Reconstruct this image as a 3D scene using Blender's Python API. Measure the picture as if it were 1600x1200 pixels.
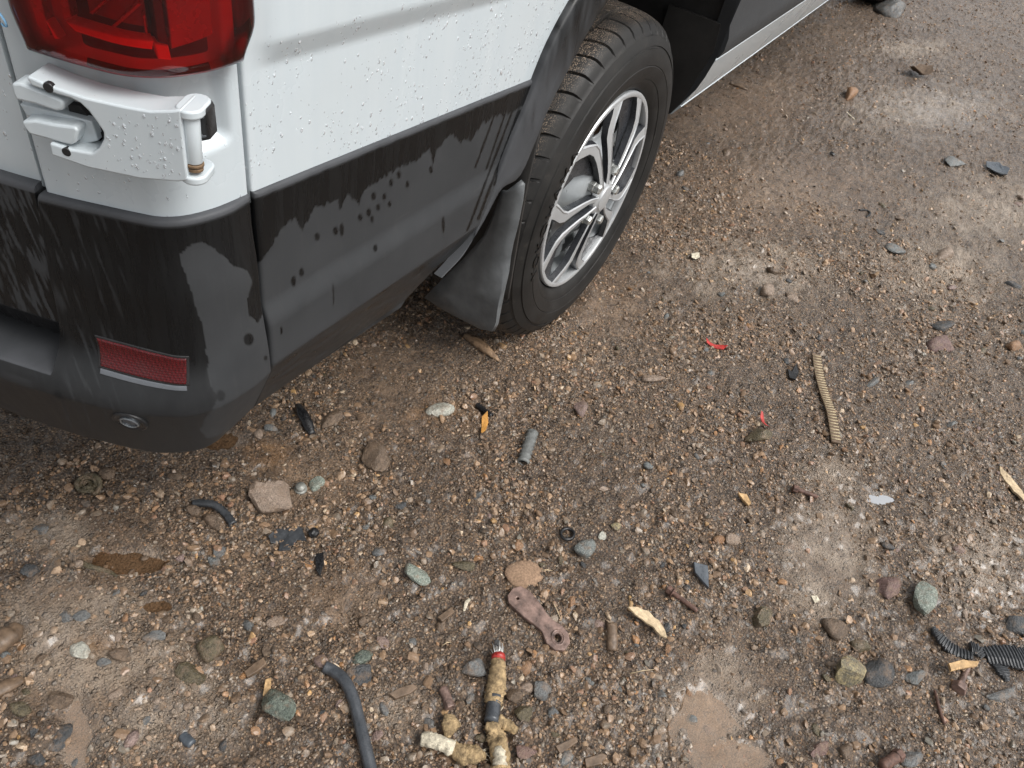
import bpy, bmesh, math, random
import numpy as np
from mathutils import Vector, Matrix

# ------------------------------------------------------------------ scene, camera, sky, sun, exposure
for _o in list(bpy.data.objects):
    bpy.data.objects.remove(_o)
SC = bpy.context.scene
COL = SC.collection
R = math.radians

CAM_F = 1156.6057            # focal length in pixels of a 1600 px wide picture
CAM_POS = np.array([-1.36491, -0.49359, 1.11128])
CAM_PITCH, CAM_YAW, CAM_ROLL = 0.759858, 1.172028, 0.242086


def cam_axes():
    cp, sp = math.cos(CAM_PITCH), math.sin(CAM_PITCH)
    cy, sy = math.cos(CAM_YAW), math.sin(CAM_YAW)
    cr, sr = math.cos(CAM_ROLL), math.sin(CAM_ROLL)
    fwd = np.array([sy * cp, cy * cp, -sp])
    r0 = np.array([cy, -sy, 0.0])
    u0 = np.cross(r0, fwd)
    return cr * r0 + sr * u0, -sr * r0 + cr * u0, fwd


AX_R, AX_U, AX_F = cam_axes()
cam_data = bpy.data.cameras.new('camera')
cam_data.sensor_fit = 'HORIZONTAL'
cam_data.sensor_width = 36.0
cam_data.lens = CAM_F / 1600.0 * 36.0
cam_data.clip_start = 0.02
cam_data.clip_end = 2000.0
cam = bpy.data.objects.new('camera', cam_data)
COL.objects.link(cam)
cam.matrix_world = Matrix(((AX_R[0], AX_U[0], -AX_F[0], CAM_POS[0]),
                           (AX_R[1], AX_U[1], -AX_F[1], CAM_POS[1]),
                           (AX_R[2], AX_U[2], -AX_F[2], CAM_POS[2]),
                           (0, 0, 0, 1)))
SC.camera = cam

SUN_EL, SUN_AZ = 56.0, 172.0      # overcast: a very soft sun, azimuth clockwise from +Y
world = bpy.data.worlds.new('World')
SC.world = world
world.use_nodes = True
wn, wl = world.node_tree.nodes, world.node_tree.links
for n in list(wn):
    wn.remove(n)
w_out = wn.new('ShaderNodeOutputWorld')
w_bg = wn.new('ShaderNodeBackground')
w_bg.inputs['Strength'].default_value = 0.10
w_sky = wn.new('ShaderNodeTexSky')
w_sky.sky_type = 'NISHITA'
w_sky.sun_disc = False
w_sky.sun_elevation = R(SUN_EL)
w_sky.sun_rotation = R(SUN_AZ)
w_sky.air_density = 1.0
w_sky.dust_density = 4.0
w_hs = wn.new('ShaderNodeHueSaturation')     # cloud cover takes most of the blue out of the sky
w_hs.inputs['Saturation'].default_value = 0.12
wl.new(w_sky.outputs['Color'], w_hs.inputs['Color'])
wl.new(w_hs.outputs['Color'], w_bg.inputs['Color'])
wl.new(w_bg.outputs['Background'], w_out.inputs['Surface'])

sun_data = bpy.data.lights.new('sun', 'SUN')
sun_data.energy = 1.5
sun_data.angle = R(38)
sun_data.color = (1.0, 0.97, 0.93)
sun = bpy.data.objects.new('sun', sun_data)
COL.objects.link(sun)
_d = Vector((math.sin(R(SUN_AZ)) * math.cos(R(SUN_EL)), math.cos(R(SUN_AZ)) * math.cos(R(SUN_EL)), math.sin(R(SUN_EL))))
sun.rotation_euler = _d.to_track_quat('Z', 'Y').to_euler()

SC.view_settings.view_transform = 'Standard'
SC.view_settings.look = 'None'
SC.view_settings.exposure = 0.90
SC.view_settings.gamma = 1.0
SC.view_settings.use_curve_mapping = False
SC.cycles.max_bounces = 6
SC.cycles.diffuse_bounces = 3
SC.cycles.glossy_bounces = 3
SC.cycles.transmission_bounces = 4
SC.cycles.transparent_max_bounces = 8

# ------------------------------------------------------------------ pixel -> place helpers


def ray(u, v):
    return AX_F + AX_R * (u - 800.0) / CAM_F + AX_U * (600.0 - v) / CAM_F


def on_axis(u, v, axis, val):
    d = ray(u, v)
    return CAM_POS + d * (val - CAM_POS[axis]) / d[axis]


def on_ground(u, v, z=0.0):
    return on_axis(u, v, 2, z)


def on_vplane(u, v, A, B):
    d = ray(u, v)
    n = np.array([-(B[1] - A[1]), B[0] - A[0]])
    t = ((np.array(A) - CAM_POS[:2]) @ n) / (d[:2] @ n)
    return CAM_POS + d * t


# ------------------------------------------------------------------ mesh helpers


def mesh_from(name, verts, faces, smooth=True):
    me = bpy.data.meshes.new(name)
    me.from_pydata([tuple(map(float, v)) for v in verts], [], [tuple(int(i) for i in f) for f in faces])
    me.update()
    if smooth:
        me.polygons.foreach_set('use_smooth', [True] * len(me.polygons))
    return me


def np_mesh(name, V, F, smooth=True):
    """fast mesh from numpy arrays; F is (n,3) or (n,4)"""
    me = bpy.data.meshes.new(name)
    n, k = F.shape
    me.vertices.add(len(V))
    me.vertices.foreach_set('co', np.ascontiguousarray(V, dtype=np.float32).ravel())
    me.loops.add(n * k)
    me.loops.foreach_set('vertex_index', np.ascontiguousarray(F, dtype=np.int32).ravel())
    me.polygons.add(n)
    me.polygons.foreach_set('loop_start', np.arange(0, n * k, k, dtype=np.int32))
    me.polygons.foreach_set('use_smooth', np.full(n, bool(smooth)))
    me.update(calc_edges=True)
    me.validate()
    return me


def link(name, me, mat=None, parent=None, loc=None, rot=None):
    o = bpy.data.objects.new(name, me)
    COL.objects.link(o)
    if mat is not None and me is not None and len(me.materials) == 0:
        me.materials.append(mat)
    if parent is not None:
        o.parent = parent
    if loc is not None:
        o.location = loc
    if rot is not None:
        o.rotation_euler = rot
    return o


def tag(o, label, cat, group=None, kind=None):
    if label:
        o['label'] = label
    if cat:
        o['category'] = cat
    if group:
        o['group'] = group
    if kind:
        o['kind'] = kind
    return o


def auto_smooth(o, deg=35):
    me = o.data
    me.polygons.foreach_set('use_smooth', [True] * len(me.polygons))
    try:
        me.set_sharp_from_angle(angle=R(deg))
    except Exception:
        pass
    return o


def bevel_mod(o, w=0.002, seg=2, deg=30):
    m = o.modifiers.new('bevel', 'BEVEL')
    m.width = w
    m.segments = seg
    m.limit_method = 'ANGLE'
    m.angle_limit = R(deg)
    return o


def box_mesh(name, lo, hi):
    x0, y0, z0 = lo
    x1, y1, z1 = hi
    v = [(x0, y0, z0), (x1, y0, z0), (x1, y1, z0), (x0, y1, z0), (x0, y0, z1), (x1, y0, z1), (x1, y1, z1), (x0, y1, z1)]
    f = [(0, 3, 2, 1), (4, 5, 6, 7), (0, 1, 5, 4), (1, 2, 6, 5), (2, 3, 7, 6), (3, 0, 4, 7)]
    return mesh_from(name, v, f, smooth=False)


def prism(name, front, back):
    """solid between two outlines with the same number of points"""
    n = len(front)
    v = list(front) + list(back)
    f = [tuple(range(n)), tuple(range(2 * n - 1, n - 1, -1))]
    for i in range(n):
        j = (i + 1) % n
        f.append((j, i, n + i, n + j))
    me = mesh_from(name, v, f, smooth=False)
    bm = bmesh.new()
    bm.from_mesh(me)
    bmesh.ops.recalc_face_normals(bm, faces=bm.faces)
    bm.to_mesh(me)
    bm.free()
    return me


def tube_mesh(name, pts, radii, seg=10, cap=True, flat=1.0):
    """tube along a poly line; flat squashes it across"""
    pts = [Vector(p) for p in pts]
    if not hasattr(radii, '__len__'):
        radii = [radii] * len(pts)
    V, F = [], []
    prev = None
    for i, p in enumerate(pts):
        t = (pts[min(i + 1, len(pts) - 1)] - pts[max(i - 1, 0)]).normalized()
        if prev is None:
            a = t.cross(Vector((0, 0, 1)))
            if a.length < 0.1:
                a = t.cross(Vector((1, 0, 0)))
            a.normalize()
        else:
            a = (prev - t * prev.dot(t)).normalized()
        prev = a
        b = t.cross(a)
        for k in range(seg):
            an = 2 * math.pi * k / seg
            V.append(p + (a * math.cos(an) + b * math.sin(an) * flat) * radii[i])
    for i in range(len(pts) - 1):
        for k in range(seg):
            k2 = (k + 1) % seg
            F.append((i * seg + k, i * seg + k2, (i + 1) * seg + k2, (i + 1) * seg + k))
    if cap:
        F.append(tuple(range(seg - 1, -1, -1)))
        F.append(tuple((len(pts) - 1) * seg + k for k in range(seg)))
    return mesh_from(name, V, F)


def catmull(pts, n=8):
    P = [np.array(p, float) for p in pts]
    P = [2 * P[0] - P[1]] + P + [2 * P[-1] - P[-2]]
    out = []
    for i in range(1, len(P) - 2):
        for k in range(n):
            t = k / n
            a, b, c, d = P[i - 1], P[i], P[i + 1], P[i + 2]
            out.append(0.5 * ((2 * b) + (-a + c) * t + (2 * a - 5 * b + 4 * c - d) * t * t + (-a + 3 * b - 3 * c + d) * t ** 3))
    out.append(P[-2])
    return np.array(out)


# ------------------------------------------------------------------ noise (vectorised)


def _hash2(ix, iy, seed):
    n = (ix.astype(np.int64) * 374761393 + iy.astype(np.int64) * 668265263 + seed * 144665) & 0x7fffffff
    n = ((n ^ (n >> 13)) * 1274126177) & 0x7fffffff
    n = (n ^ (n >> 16)) & 0x7fffffff
    return n / float(0x7fffffff)


def vnoise(x, y, seed=0):
    """gradient noise in -1..1"""
    x = np.asarray(x, float)
    y = np.asarray(y, float)
    x0, y0 = np.floor(x), np.floor(y)
    fx, fy = x - x0, y - y0
    u = fx * fx * fx * (fx * (fx * 6 - 15) + 10)
    v = fy * fy * fy * (fy * (fy * 6 - 15) + 10)
    r = 0
    for dx in (0, 1):
        for dy in (0, 1):
            a = _hash2(x0 + dx, y0 + dy, seed) * 2 * np.pi
            g = np.cos(a) * (fx - dx) + np.sin(a) * (fy - dy)
            r = r + g * (u if dx else 1 - u) * (v if dy else 1 - v)
    return r * 1.5


def cell_bumps(x, y, seed=0, keep=0.7):
    """rounded cells: 0 at the joints, up to 1 in the middle of each grain"""
    x0, y0 = np.floor(x), np.floor(y)
    d1 = np.full(np.shape(x), 9.0)
    h1 = np.zeros(np.shape(x))
    for dx in (-1, 0, 1):
        for dy in (-1, 0, 1):
            cx, cy = x0 + dx, y0 + dy
            px = cx + 0.15 + 0.7 * _hash2(cx, cy, seed)
            py = cy + 0.15 + 0.7 * _hash2(cx, cy, seed + 7)
            s = 0.5 + 0.9 * _hash2(cx, cy, seed + 13)
            d = ((x - px) ** 2 + (y - py) ** 2) / (s * s)
            m = d < d1
            d1 = np.where(m, d, d1)
            h1 = np.where(m, (_hash2(cx, cy, seed + 29) < keep) * s, h1)
    return np.clip(1 - d1 * 2.2, 0, 1) ** 0.6 * h1


# ------------------------------------------------------------------ material helpers


class NT:
    def __init__(self, name):
        self.m = bpy.data.materials.new(name)
        self.m.use_nodes = True
        self.n, self.l = self.m.node_tree.nodes, self.m.node_tree.links
        for k in list(self.n):
            self.n.remove(k)
        self.out = self.n.new('ShaderNodeOutputMaterial')

    def node(self, t, **kw):
        k = self.n.new(t)
        for a, b in kw.items():
            setattr(k, a, b)
        return k

    def put(self, sock, val):
        if isinstance(val, bpy.types.NodeSocket):
            self.l.new(val, sock)
        else:
            sock.default_value = val

    def coord(self, kind='Object'):
        return self.node('ShaderNodeTexCoord').outputs[kind]

    def mapping(self, vec, scale=(1, 1, 1), rot=(0, 0, 0), loc=(0, 0, 0)):
        k = self.node('ShaderNodeMapping')
        self.put(k.inputs['Vector'], vec)
        k.inputs['Scale'].default_value = scale
        k.inputs['Rotation'].default_value = rot
        k.inputs['Location'].default_value = loc
        return k.outputs['Vector']

    def noise(self, vec, scale=10, detail=4, rough=0.55, dist=0.0):
        k = self.node('ShaderNodeTexNoise')
        self.put(k.inputs['Vector'], vec)
        k.inputs['Scale'].default_value = scale
        k.inputs['Detail'].default_value = detail
        k.inputs['Roughness'].default_value = rough
        k.inputs['Distortion'].default_value = dist
        return k.outputs['Fac']

    def voronoi(self, vec, scale=10, feature='F1', rnd=1.0):
        k = self.node('ShaderNodeTexVoronoi', feature=feature)
        self.put(k.inputs['Vector'], vec)
        k.inputs['Scale'].default_value = scale
        k.inputs['Randomness'].default_value = rnd
        return k

    def ramp(self, fac, stops, interp='LINEAR'):
        k = self.node('ShaderNodeValToRGB')
        self.put(k.inputs['Fac'], fac)
        k.color_ramp.interpolation = interp
        e = k.color_ramp.elements
        while len(e) < len(stops):
            e.new(0.5)
        for i, (p, c) in enumerate(stops):
            e[i].position = p
            e[i].color = (c, c, c, 1) if not hasattr(c, '__len__') else (c[0], c[1], c[2], 1)
        return k.outputs['Color']

    def mix(self, fac, a, b, mode='MIX'):
        k = self.node('ShaderNodeMix', data_type='RGBA', blend_type=mode)
        self.put(k.inputs[0], fac)
        for s, v in ((k.inputs[6], a), (k.inputs[7], b)):
            if not isinstance(v, bpy.types.NodeSocket) and len(v) == 3:
                v = (v[0], v[1], v[2], 1)
            self.put(s, v)
        return k.outputs[2]

    def math(self, op, a, b=0.0, clamp=False):
        k = self.node('ShaderNodeMath', operation=op, use_clamp=clamp)
        self.put(k.inputs[0], a)
        self.put(k.inputs[1], b)
        return k.outputs[0]

    def attr(self, name):
        return self.node('ShaderNodeAttribute', attribute_name=name)

    def bump(self, height, strength=0.3, dist=0.002, normal=None):
        k = self.node('ShaderNodeBump')
        self.put(k.inputs['Height'], height)
        k.inputs['Strength'].default_value = strength
        k.inputs['Distance'].default_value = dist
        if normal is not None:
            self.put(k.inputs['Normal'], normal)
        return k.outputs['Normal']

    def principled(self, color, rough=0.5, metal=0.0, spec=0.5, normal=None, coat=0.0, coat_rough=0.05, **kw):
        k = self.node('ShaderNodeBsdfPrincipled')
        if not isinstance(color, bpy.types.NodeSocket) and len(color) == 3:
            color = (color[0], color[1], color[2], 1)
        self.put(k.inputs['Base Color'], color)
        self.put(k.inputs['Roughness'], rough)
        self.put(k.inputs['Metallic'], metal)
        self.put(k.inputs['Specular IOR Level'], spec)
        self.put(k.inputs['Coat Weight'], coat)
        self.put(k.inputs['Coat Roughness'], coat_rough)
        for a, b in kw.items():
            self.put(k.inputs[a], b)
        if normal is not None:
            self.put(k.inputs['Normal'], normal)
        return k.outputs['BSDF']

    def done(self, shader):
        self.l.new(shader, self.out.inputs['Surface'])
        return self.m


def mat_simple(name, col, rough=0.5, metal=0.0, var=0.25, scale=40, bump=0.0, bdist=0.001, spec=0.5, coat=0.0, rvar=0.15):
    t = NT(name)
    c = t.coord()
    f = t.noise(c, scale, 5, 0.6)
    lo = [x * (1 - var) for x in col]
    hi = [min(1, x * (1 + var)) for x in col]
    colr = t.ramp(f, [(0.3, lo), (0.7, hi)])
    f2 = t.noise(c, scale * 2.3, 4, 0.6)
    rr = t.ramp(f2, [(0.3, max(0.02, rough - rvar)), (0.7, min(1, rough + rvar))])
    nrm = t.bump(t.noise(c, scale * 3, 6, 0.65), bump, bdist) if bump > 0 else None
    return t.done(t.principled(colr, rr, metal, spec, nrm, coat))


# ---- van materials
def mat_white_paint():
    t = NT('white_van_paint')
    c = t.coord()
    streak = t.noise(t.mapping(c, (60, 60, 2.0)), 1.0, 3, 0.5)
    dirt = t.noise(c, 420, 2, 0.5)
    col = t.mix(t.ramp(streak, [(0.35, 0.0), (0.75, 1.0)]), (0.495, 0.550, 0.580), (0.525, 0.575, 0.600))
    film = t.noise(c, 7, 5, 0.6)
    col = t.mix(t.ramp(film, [(0.45, 0.0), (0.8, 0.35)]), col, (0.46, 0.49, 0.495))
    col = t.mix(t.ramp(dirt, [(0.765, 0.0), (0.80, 0.7)]), col, (0.18, 0.16, 0.14))
    rough = t.ramp(film, [(0.3, 0.22), (0.7, 0.38)])
    nrm = t.bump(t.noise(c, 260, 2, 0.5), 0.04, 0.0004)
    return t.done(t.principled(col, rough, 0, 0.5, nrm, 0.5, 0.06))


def mat_cladding():
    """grained grey-black plastic; attribute wet = 1 where a water film darkens it"""
    t = NT('dark_plastic_cladding')
    c = t.coord()
    wet = t.attr('wet').outputs['Fac']
    n1 = t.noise(c, 16, 6, 0.62)
    n2 = t.noise(t.mapping(c, (130, 130, 9)), 1.0, 4, 0.6)
    scr = t.noise(t.mapping(c, (15, 15, 420), (0.0, 0.12, 0.0)), 1.0, 2, 0.5)
    dry = t.mix(t.ramp(n1, [(0.3, 0.0), (0.7, 1.0)]), (0.031, 0.033, 0.0355), (0.040, 0.042, 0.0445))
    dry = t.mix(t.ramp(n2, [(0.55, 0.0), (0.75, 0.35)]), dry, (0.050, 0.051, 0.052))
    dry = t.mix(t.ramp(scr, [(0.70, 0.0), (0.74, 0.35)]), dry, (0.06, 0.06, 0.06))
    wetc = t.mix(t.ramp(n2, [(0.4, 0.0), (0.7, 1.0)]), (0.0045, 0.0047, 0.0050), (0.0085, 0.009, 0.0095))
    dust = t.noise(c, 900, 2, 0.5)
    dry = t.mix(t.ramp(dust, [(0.74, 0.0), (0.80, 0.5)]), dry, (0.13, 0.12, 0.11))
    col = t.mix(wet, dry, wetc)
    edge_light = t.attr('edge_light').outputs['Fac']
    col = t.mix(t.math('MULTIPLY', edge_light, t.ramp(n1, [(0.3, 0.55), (0.6, 1.0)])), col, (0.066, 0.069, 0.075))  # sky highlight painted into the colour of the top ledge and flare
    rough = t.mix(wet, t.ramp(n1, [(0.3, 0.46), (0.7, 0.6)]), t.ramp(n2, [(0.3, 0.20), (0.7, 0.34)]))
    grain = t.math('ADD', t.noise(c, 1500, 2, 0.5), t.math('MULTIPLY', t.noise(c, 180, 3, 0.5), 0.6))
    nrm = t.bump(grain, 0.25, 0.0003)
    return t.done(t.principled(col, rough, 0, 0.26, nrm))


def mat_rubber():
    t = NT('tyre_rubber')
    c = t.coord()
    n1 = t.noise(c, 14, 6, 0.65)
    n2 = t.noise(c, 300, 3, 0.6)
    n3 = t.noise(c, 55, 5, 0.7)
    col = t.mix(t.ramp(n1, [(0.35, 0.0), (0.7, 1.0)]), (0.010, 0.0098, 0.0096), (0.022, 0.0208, 0.0195))
    col = t.mix(t.ramp(n3, [(0.58, 0.0), (0.8, 0.35)]), col, (0.075, 0.065, 0.055))
    spk = t.attr('sand').outputs['Fac']
    spots = t.ramp(t.noise(c, 520, 2, 0.5), [(0.555, 0.0), (0.60, 1.0)])
    col = t.mix(t.math('MULTIPLY', spk, spots), col, (0.26, 0.20, 0.15))
    rough = t.ramp(n1, [(0.3, 0.42), (0.7, 0.68)])
    nrm = t.bump(n2, 0.25, 0.0006)
    return t.done(t.principled(col, rough, 0, 0.30, nrm))


def mat_lens():
    t = NT('red_lamp_lens')
    tr = t.node('ShaderNodeBsdfTransparent')
    tr.inputs['Color'].default_value = (0.88, 0.022, 0.018, 1)
    gl = t.node('ShaderNodeBsdfGlossy')
    gl.inputs['Roughness'].default_value = 0.03
    gl.inputs['Color'].default_value = (0.85, 0.85, 0.87, 1)
    fr = t.node('ShaderNodeFresnel')
    fr.inputs['IOR'].default_value = 1.5
    mx = t.node('ShaderNodeMixShader')
    t.l.new(fr.outputs[0], mx.inputs[0])
    t.l.new(tr.outputs[0], mx.inputs[1])
    t.l.new(gl.outputs[0], mx.inputs[2])
    return t.done(mx.outputs[0])


def mat_reflector():
    t = NT('red_rear_reflector')
    c = t.coord()
    g = t.voronoi(t.mapping(c, (420, 420, 420)), 1.0, 'F1', 0.15)
    col = t.mix(t.ramp(g.outputs['Distance'], [(0.1, 0.0), (0.8, 1.0)]), (0.10, 0.005, 0.007), (0.030, 0.002, 0.003))
    col = t.mix(t.ramp(t.noise(c, 60, 4, 0.6), [(0.5, 0.0), (0.75, 0.5)]), col, (0.045, 0.012, 0.012))
    return t.done(t.principled(col, 0.25, 0, 0.5, t.bump(g.outputs['Distance'], 0.4, 0.001), 0.15, 0.15))


M = {
    'white': mat_white_paint(),
    'clad': mat_cladding(),
    'rubber': mat_rubber(),
    'lens': mat_lens(),
    'reflector': mat_reflector(),
    'black': mat_simple('black_underbody', (0.012, 0.012, 0.012), 0.7, 0, 0.4, 12, 0.2),
    'liner': mat_simple('arch_liner_plastic', (0.020, 0.019, 0.018), 0.62, 0, 0.45, 9, 0.25, 0.002),
    'blackplastic': mat_simple('black_plastic', (0.016, 0.016, 0.017), 0.38, 0, 0.3, 60, 0.1),
    'silver': mat_simple('silver_wheel_paint', (0.50, 0.515, 0.525), 0.34, 0.45, 0.05, 25, rvar=0.06),
    'steel': mat_simple('grey_steel_wheel', (0.33, 0.35, 0.36), 0.42, 0.35, 0.14, 25),
    'pocket': mat_simple('dark_wheel_pocket', (0.024, 0.026, 0.030), 0.35, 0, 0.4, 90, 0.1),
    'zinc': mat_simple('zinc_bolt', (0.55, 0.56, 0.54), 0.34, 0.8, 0.2, 90, 0.1),
    'rustring': mat_simple('rusty_hinge_ring', (0.20, 0.13, 0.075), 0.6, 0.3, 0.5, 220, 0.2),
    'lampdark': mat_simple('lamp_housing_dark', (0.10, 0.05, 0.05), 0.4, 0, 0.4, 30),
    'lampgrey': mat_simple('lamp_reflector_grey', (0.55, 0.50, 0.50), 0.25, 0.3, 0.15, 30),
    'lamprear': mat_simple('lamp_backing_red', (0.30, 0.16, 0.16), 0.35, 0, 0.3, 40),
    'lamplight': mat_simple('lamp_light_guide', (0.95, 0.90, 0.90), 0.3, 0, 0.05, 30),
    'blue': mat_simple('blue_decal', (0.16, 0.33, 0.50), 0.4, 0, 0.1, 30),
    'chrome': mat_simple('sensor_ring', (0.30, 0.33, 0.36), 0.25, 0.8, 0.1, 80),
    'greystrip': mat_simple('pale_grey_trim', (0.10, 0.108, 0.12), 0.4, 0, 0.1, 80),
}


def mat_drop():
    t = NT('rain_water')
    return t.done(t.principled((0.97, 0.98, 1.0), 0.03, 0, 0.5, None, **{'Transmission Weight': 0.9, 'IOR': 1.2}))


M['drop'] = mat_drop()


def mat_stone(name, col, col2, rough=0.40, scale=60, fleck=None, wet=0.2):
    t = NT(name)
    c = t.coord()
    oi = t.node('ShaderNodeObjectInfo').outputs['Random']
    off = t.node('ShaderNodeVectorMath', operation='ADD')
    t.put(off.inputs[0], c)
    t.l.new(t.math('MULTIPLY', oi, 7.0), off.inputs[1])
    c = off.outputs[0]
    n1 = t.noise(c, scale, 8, 0.7, 0.8)
    n2 = t.noise(c, scale * 6, 5, 0.65)
    vein = t.noise(t.mapping(c, (1, 3.5, 1.6), (0.5, 0.4, 0.9)), scale * 1.6, 5, 0.6, 0.5)
    colr = t.mix(t.ramp(n1, [(0.36, 0.0), (0.64, 1.0)]), col, col2)
    colr = t.mix(t.ramp(vein, [(0.40, 0.55), (0.52, 0.0)]), colr, [x * 0.5 for x in col])
    colr = t.mix(t.ramp(n2, [(0.40, 0.6), (0.58, 0.0)]), colr, [x * 0.45 for x in col])
    if fleck:
        v = t.noise(c, scale * 12, 2, 0.5)
        colr = t.mix(t.ramp(v, [(0.58, 0.0), (0.64, 0.8)]), colr, fleck)
    mud = t.noise(c, scale * 0.9, 6, 0.72)
    colr = t.mix(t.ramp(mud, [(0.50, 0.0), (0.66, 0.7)]), colr, (0.21, 0.145, 0.098))
    rr = t.ramp(n2, [(0.35, max(0.08, rough - wet)), (0.65, rough + 0.15)])
    nrm = t.bump(t.math('ADD', t.noise(c, scale * 3, 8, 0.75), t.math('MULTIPLY', n2, 0.5)), 0.8, 0.003)
    return t.done(t.principled(colr, rr, 0, 0.55, nrm))


STONE = {
    'grey': mat_stone('stone_grey', (0.115, 0.118, 0.118), (0.20, 0.205, 0.20)),
    'darkgrey': mat_stone('stone_dark_grey', (0.040, 0.043, 0.046), (0.085, 0.088, 0.09)),
    'bluegrey': mat_stone('stone_blue_grey', (0.125, 0.135, 0.135), (0.22, 0.23, 0.225)),
    'brown': mat_stone('stone_brown', (0.10, 0.066, 0.042), (0.19, 0.135, 0.09)),
    'tan': mat_stone('stone_tan', (0.24, 0.175, 0.13), (0.38, 0.295, 0.23)),
    'orange': mat_stone('stone_orange', (0.26, 0.135, 0.065), (0.36, 0.215, 0.12)),
    'pink': mat_stone('stone_pink', (0.22, 0.15, 0.13), (0.31, 0.225, 0.20)),
    'green': mat_stone('stone_pale_green', (0.16, 0.20, 0.165), (0.34, 0.37, 0.31), fleck=(0.5, 0.52, 0.47)),
    'darkgreen': mat_stone('stone_wet_green', (0.060, 0.078, 0.062), (0.19, 0.215, 0.175), rough=0.32),
    'olive': mat_stone('stone_olive', (0.075, 0.062, 0.034), (0.155, 0.125, 0.072), rough=0.34),
    'red': mat_stone('stone_dull_red', (0.15, 0.085, 0.072), (0.235, 0.150, 0.132)),
    'white': mat_stone('stone_off_white', (0.42, 0.42, 0.36), (0.60, 0.58, 0.50)),
    'speckle': mat_stone('stone_speckled_grey', (0.12, 0.14, 0.135), (0.21, 0.225, 0.215), fleck=(0.45, 0.45, 0.42)),
    'yellow': mat_stone('stone_yellow', (0.13, 0.125, 0.10), (0.50, 0.40, 0.20)),
}
M['rust'] = mat_simple('rusty_iron', (0.105, 0.056, 0.041), 0.62, 0.1, 0.55, 160, 0.5, 0.0012)
M['rustplate'] = mat_simple('rusty_plate_iron', (0.17, 0.112, 0.092), 0.36, 0.15, 0.75, 55, 0.6, 0.0016)
M['wood'] = mat_simple('split_wood', (0.42, 0.27, 0.13), 0.65, 0, 0.45, 120, 0.4)
M['palewood'] = mat_simple('pale_wood', (0.46, 0.355, 0.225), 0.65, 0, 0.35, 150, 0.4)
M['brownwood'] = mat_simple('wet_brown_wood', (0.125, 0.084, 0.054), 0.5, 0, 0.45, 110, 0.4)
M['cable'] = mat_simple('black_cable_sheath', (0.050, 0.055, 0.062), 0.33, 0, 0.3, 80, 0.15)
M['blackrubber'] = mat_simple('torn_black_rubber', (0.035, 0.038, 0.042), 0.42, 0, 0.4, 110, 0.4)
M['char'] = mat_simple('wet_black_scrap', (0.010, 0.010, 0.011), 0.35, 0, 0.5, 150, 0.6)
M['strap'] = mat_simple('dirty_ribbed_belt', (0.36, 0.29, 0.18), 0.6, 0, 0.35, 160, 0.4)
M['tube'] = mat_simple('grey_corrugated_plastic', (0.13, 0.135, 0.13), 0.45, 0, 0.4, 90, 0.3)
M['rope'] = mat_simple('frayed_tan_rope', (0.36, 0.255, 0.135), 0.75, 0, 0.65, 130, 1.0, 0.004)
M['rope_pale'] = mat_simple('bleached_fibre', (0.58, 0.52, 0.40), 0.75, 0, 0.45, 150, 1.0, 0.003)
M['flap'] = mat_simple('mud_flap_rubber', (0.100, 0.107, 0.112), 0.5, 0, 0.3, 22, 0.3, 0.0008)
M['redplastic'] = mat_simple('red_plastic', (0.36, 0.030, 0.024), 0.4, 0, 0.5, 150)
M['stickwood'] = mat_simple('damp_split_stick', (0.24, 0.155, 0.092), 0.5, 0, 0.55, 90, 0.8, 0.003)
M['dullsteel'] = mat_simple('dull_grey_steel', (0.22, 0.22, 0.20), 0.45, 0.2, 0.3, 120, 0.2)
M['wire'] = mat_simple('bare_wire', (0.62, 0.62, 0.60), 0.35, 0.7, 0.15, 90)
M['clod'] = mat_simple('sandy_clod', (0.30, 0.195, 0.125), 0.85, 0, 0.4, 260, 0.9, 0.003)
M['slate'] = mat_simple('dark_slate', (0.058, 0.068, 0.080), 0.33, 0, 0.3, 60, 0.3)
M['leaf'] = mat_simple('orange_leaf_scrap', (0.45, 0.22, 0.05), 0.55, 0, 0.35, 120, 0.3)

# ------------------------------------------------------------------ the ground
# (centre x, centre y, radius x, radius y, angle, value) blobs given by where they lie in the photograph


def gblob(u, v, ru, rv, ang=0.0):
    c = on_ground(u, v)
    ex = on_ground(u + ru, v)[:2] - c[:2]
    ey = on_ground(u, v + rv)[:2] - c[:2]
    A = np.linalg.inv(np.stack([ex, ey], 1))
    return c[:2], A


def blob_field(x, y, blobs, soft=1.0, wob=0.35, seed=3):
    out = np.zeros(np.shape(x))
    wx = vnoise(x * 14, y * 14, seed) + 0.5 * vnoise(x * 40, y * 40, seed + 1)
    for (c, A) in blobs:
        dx, dy = x - c[0], y - c[1]
        d = np.sqrt((A[0, 0] * dx + A[0, 1] * dy) ** 2 + (A[1, 0] * dx + A[1, 1] * dy) ** 2)
        out = np.maximum(out, np.clip((1.25 - d + wob * wx) / (0.6 * soft), 0, 1))
    return out


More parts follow.
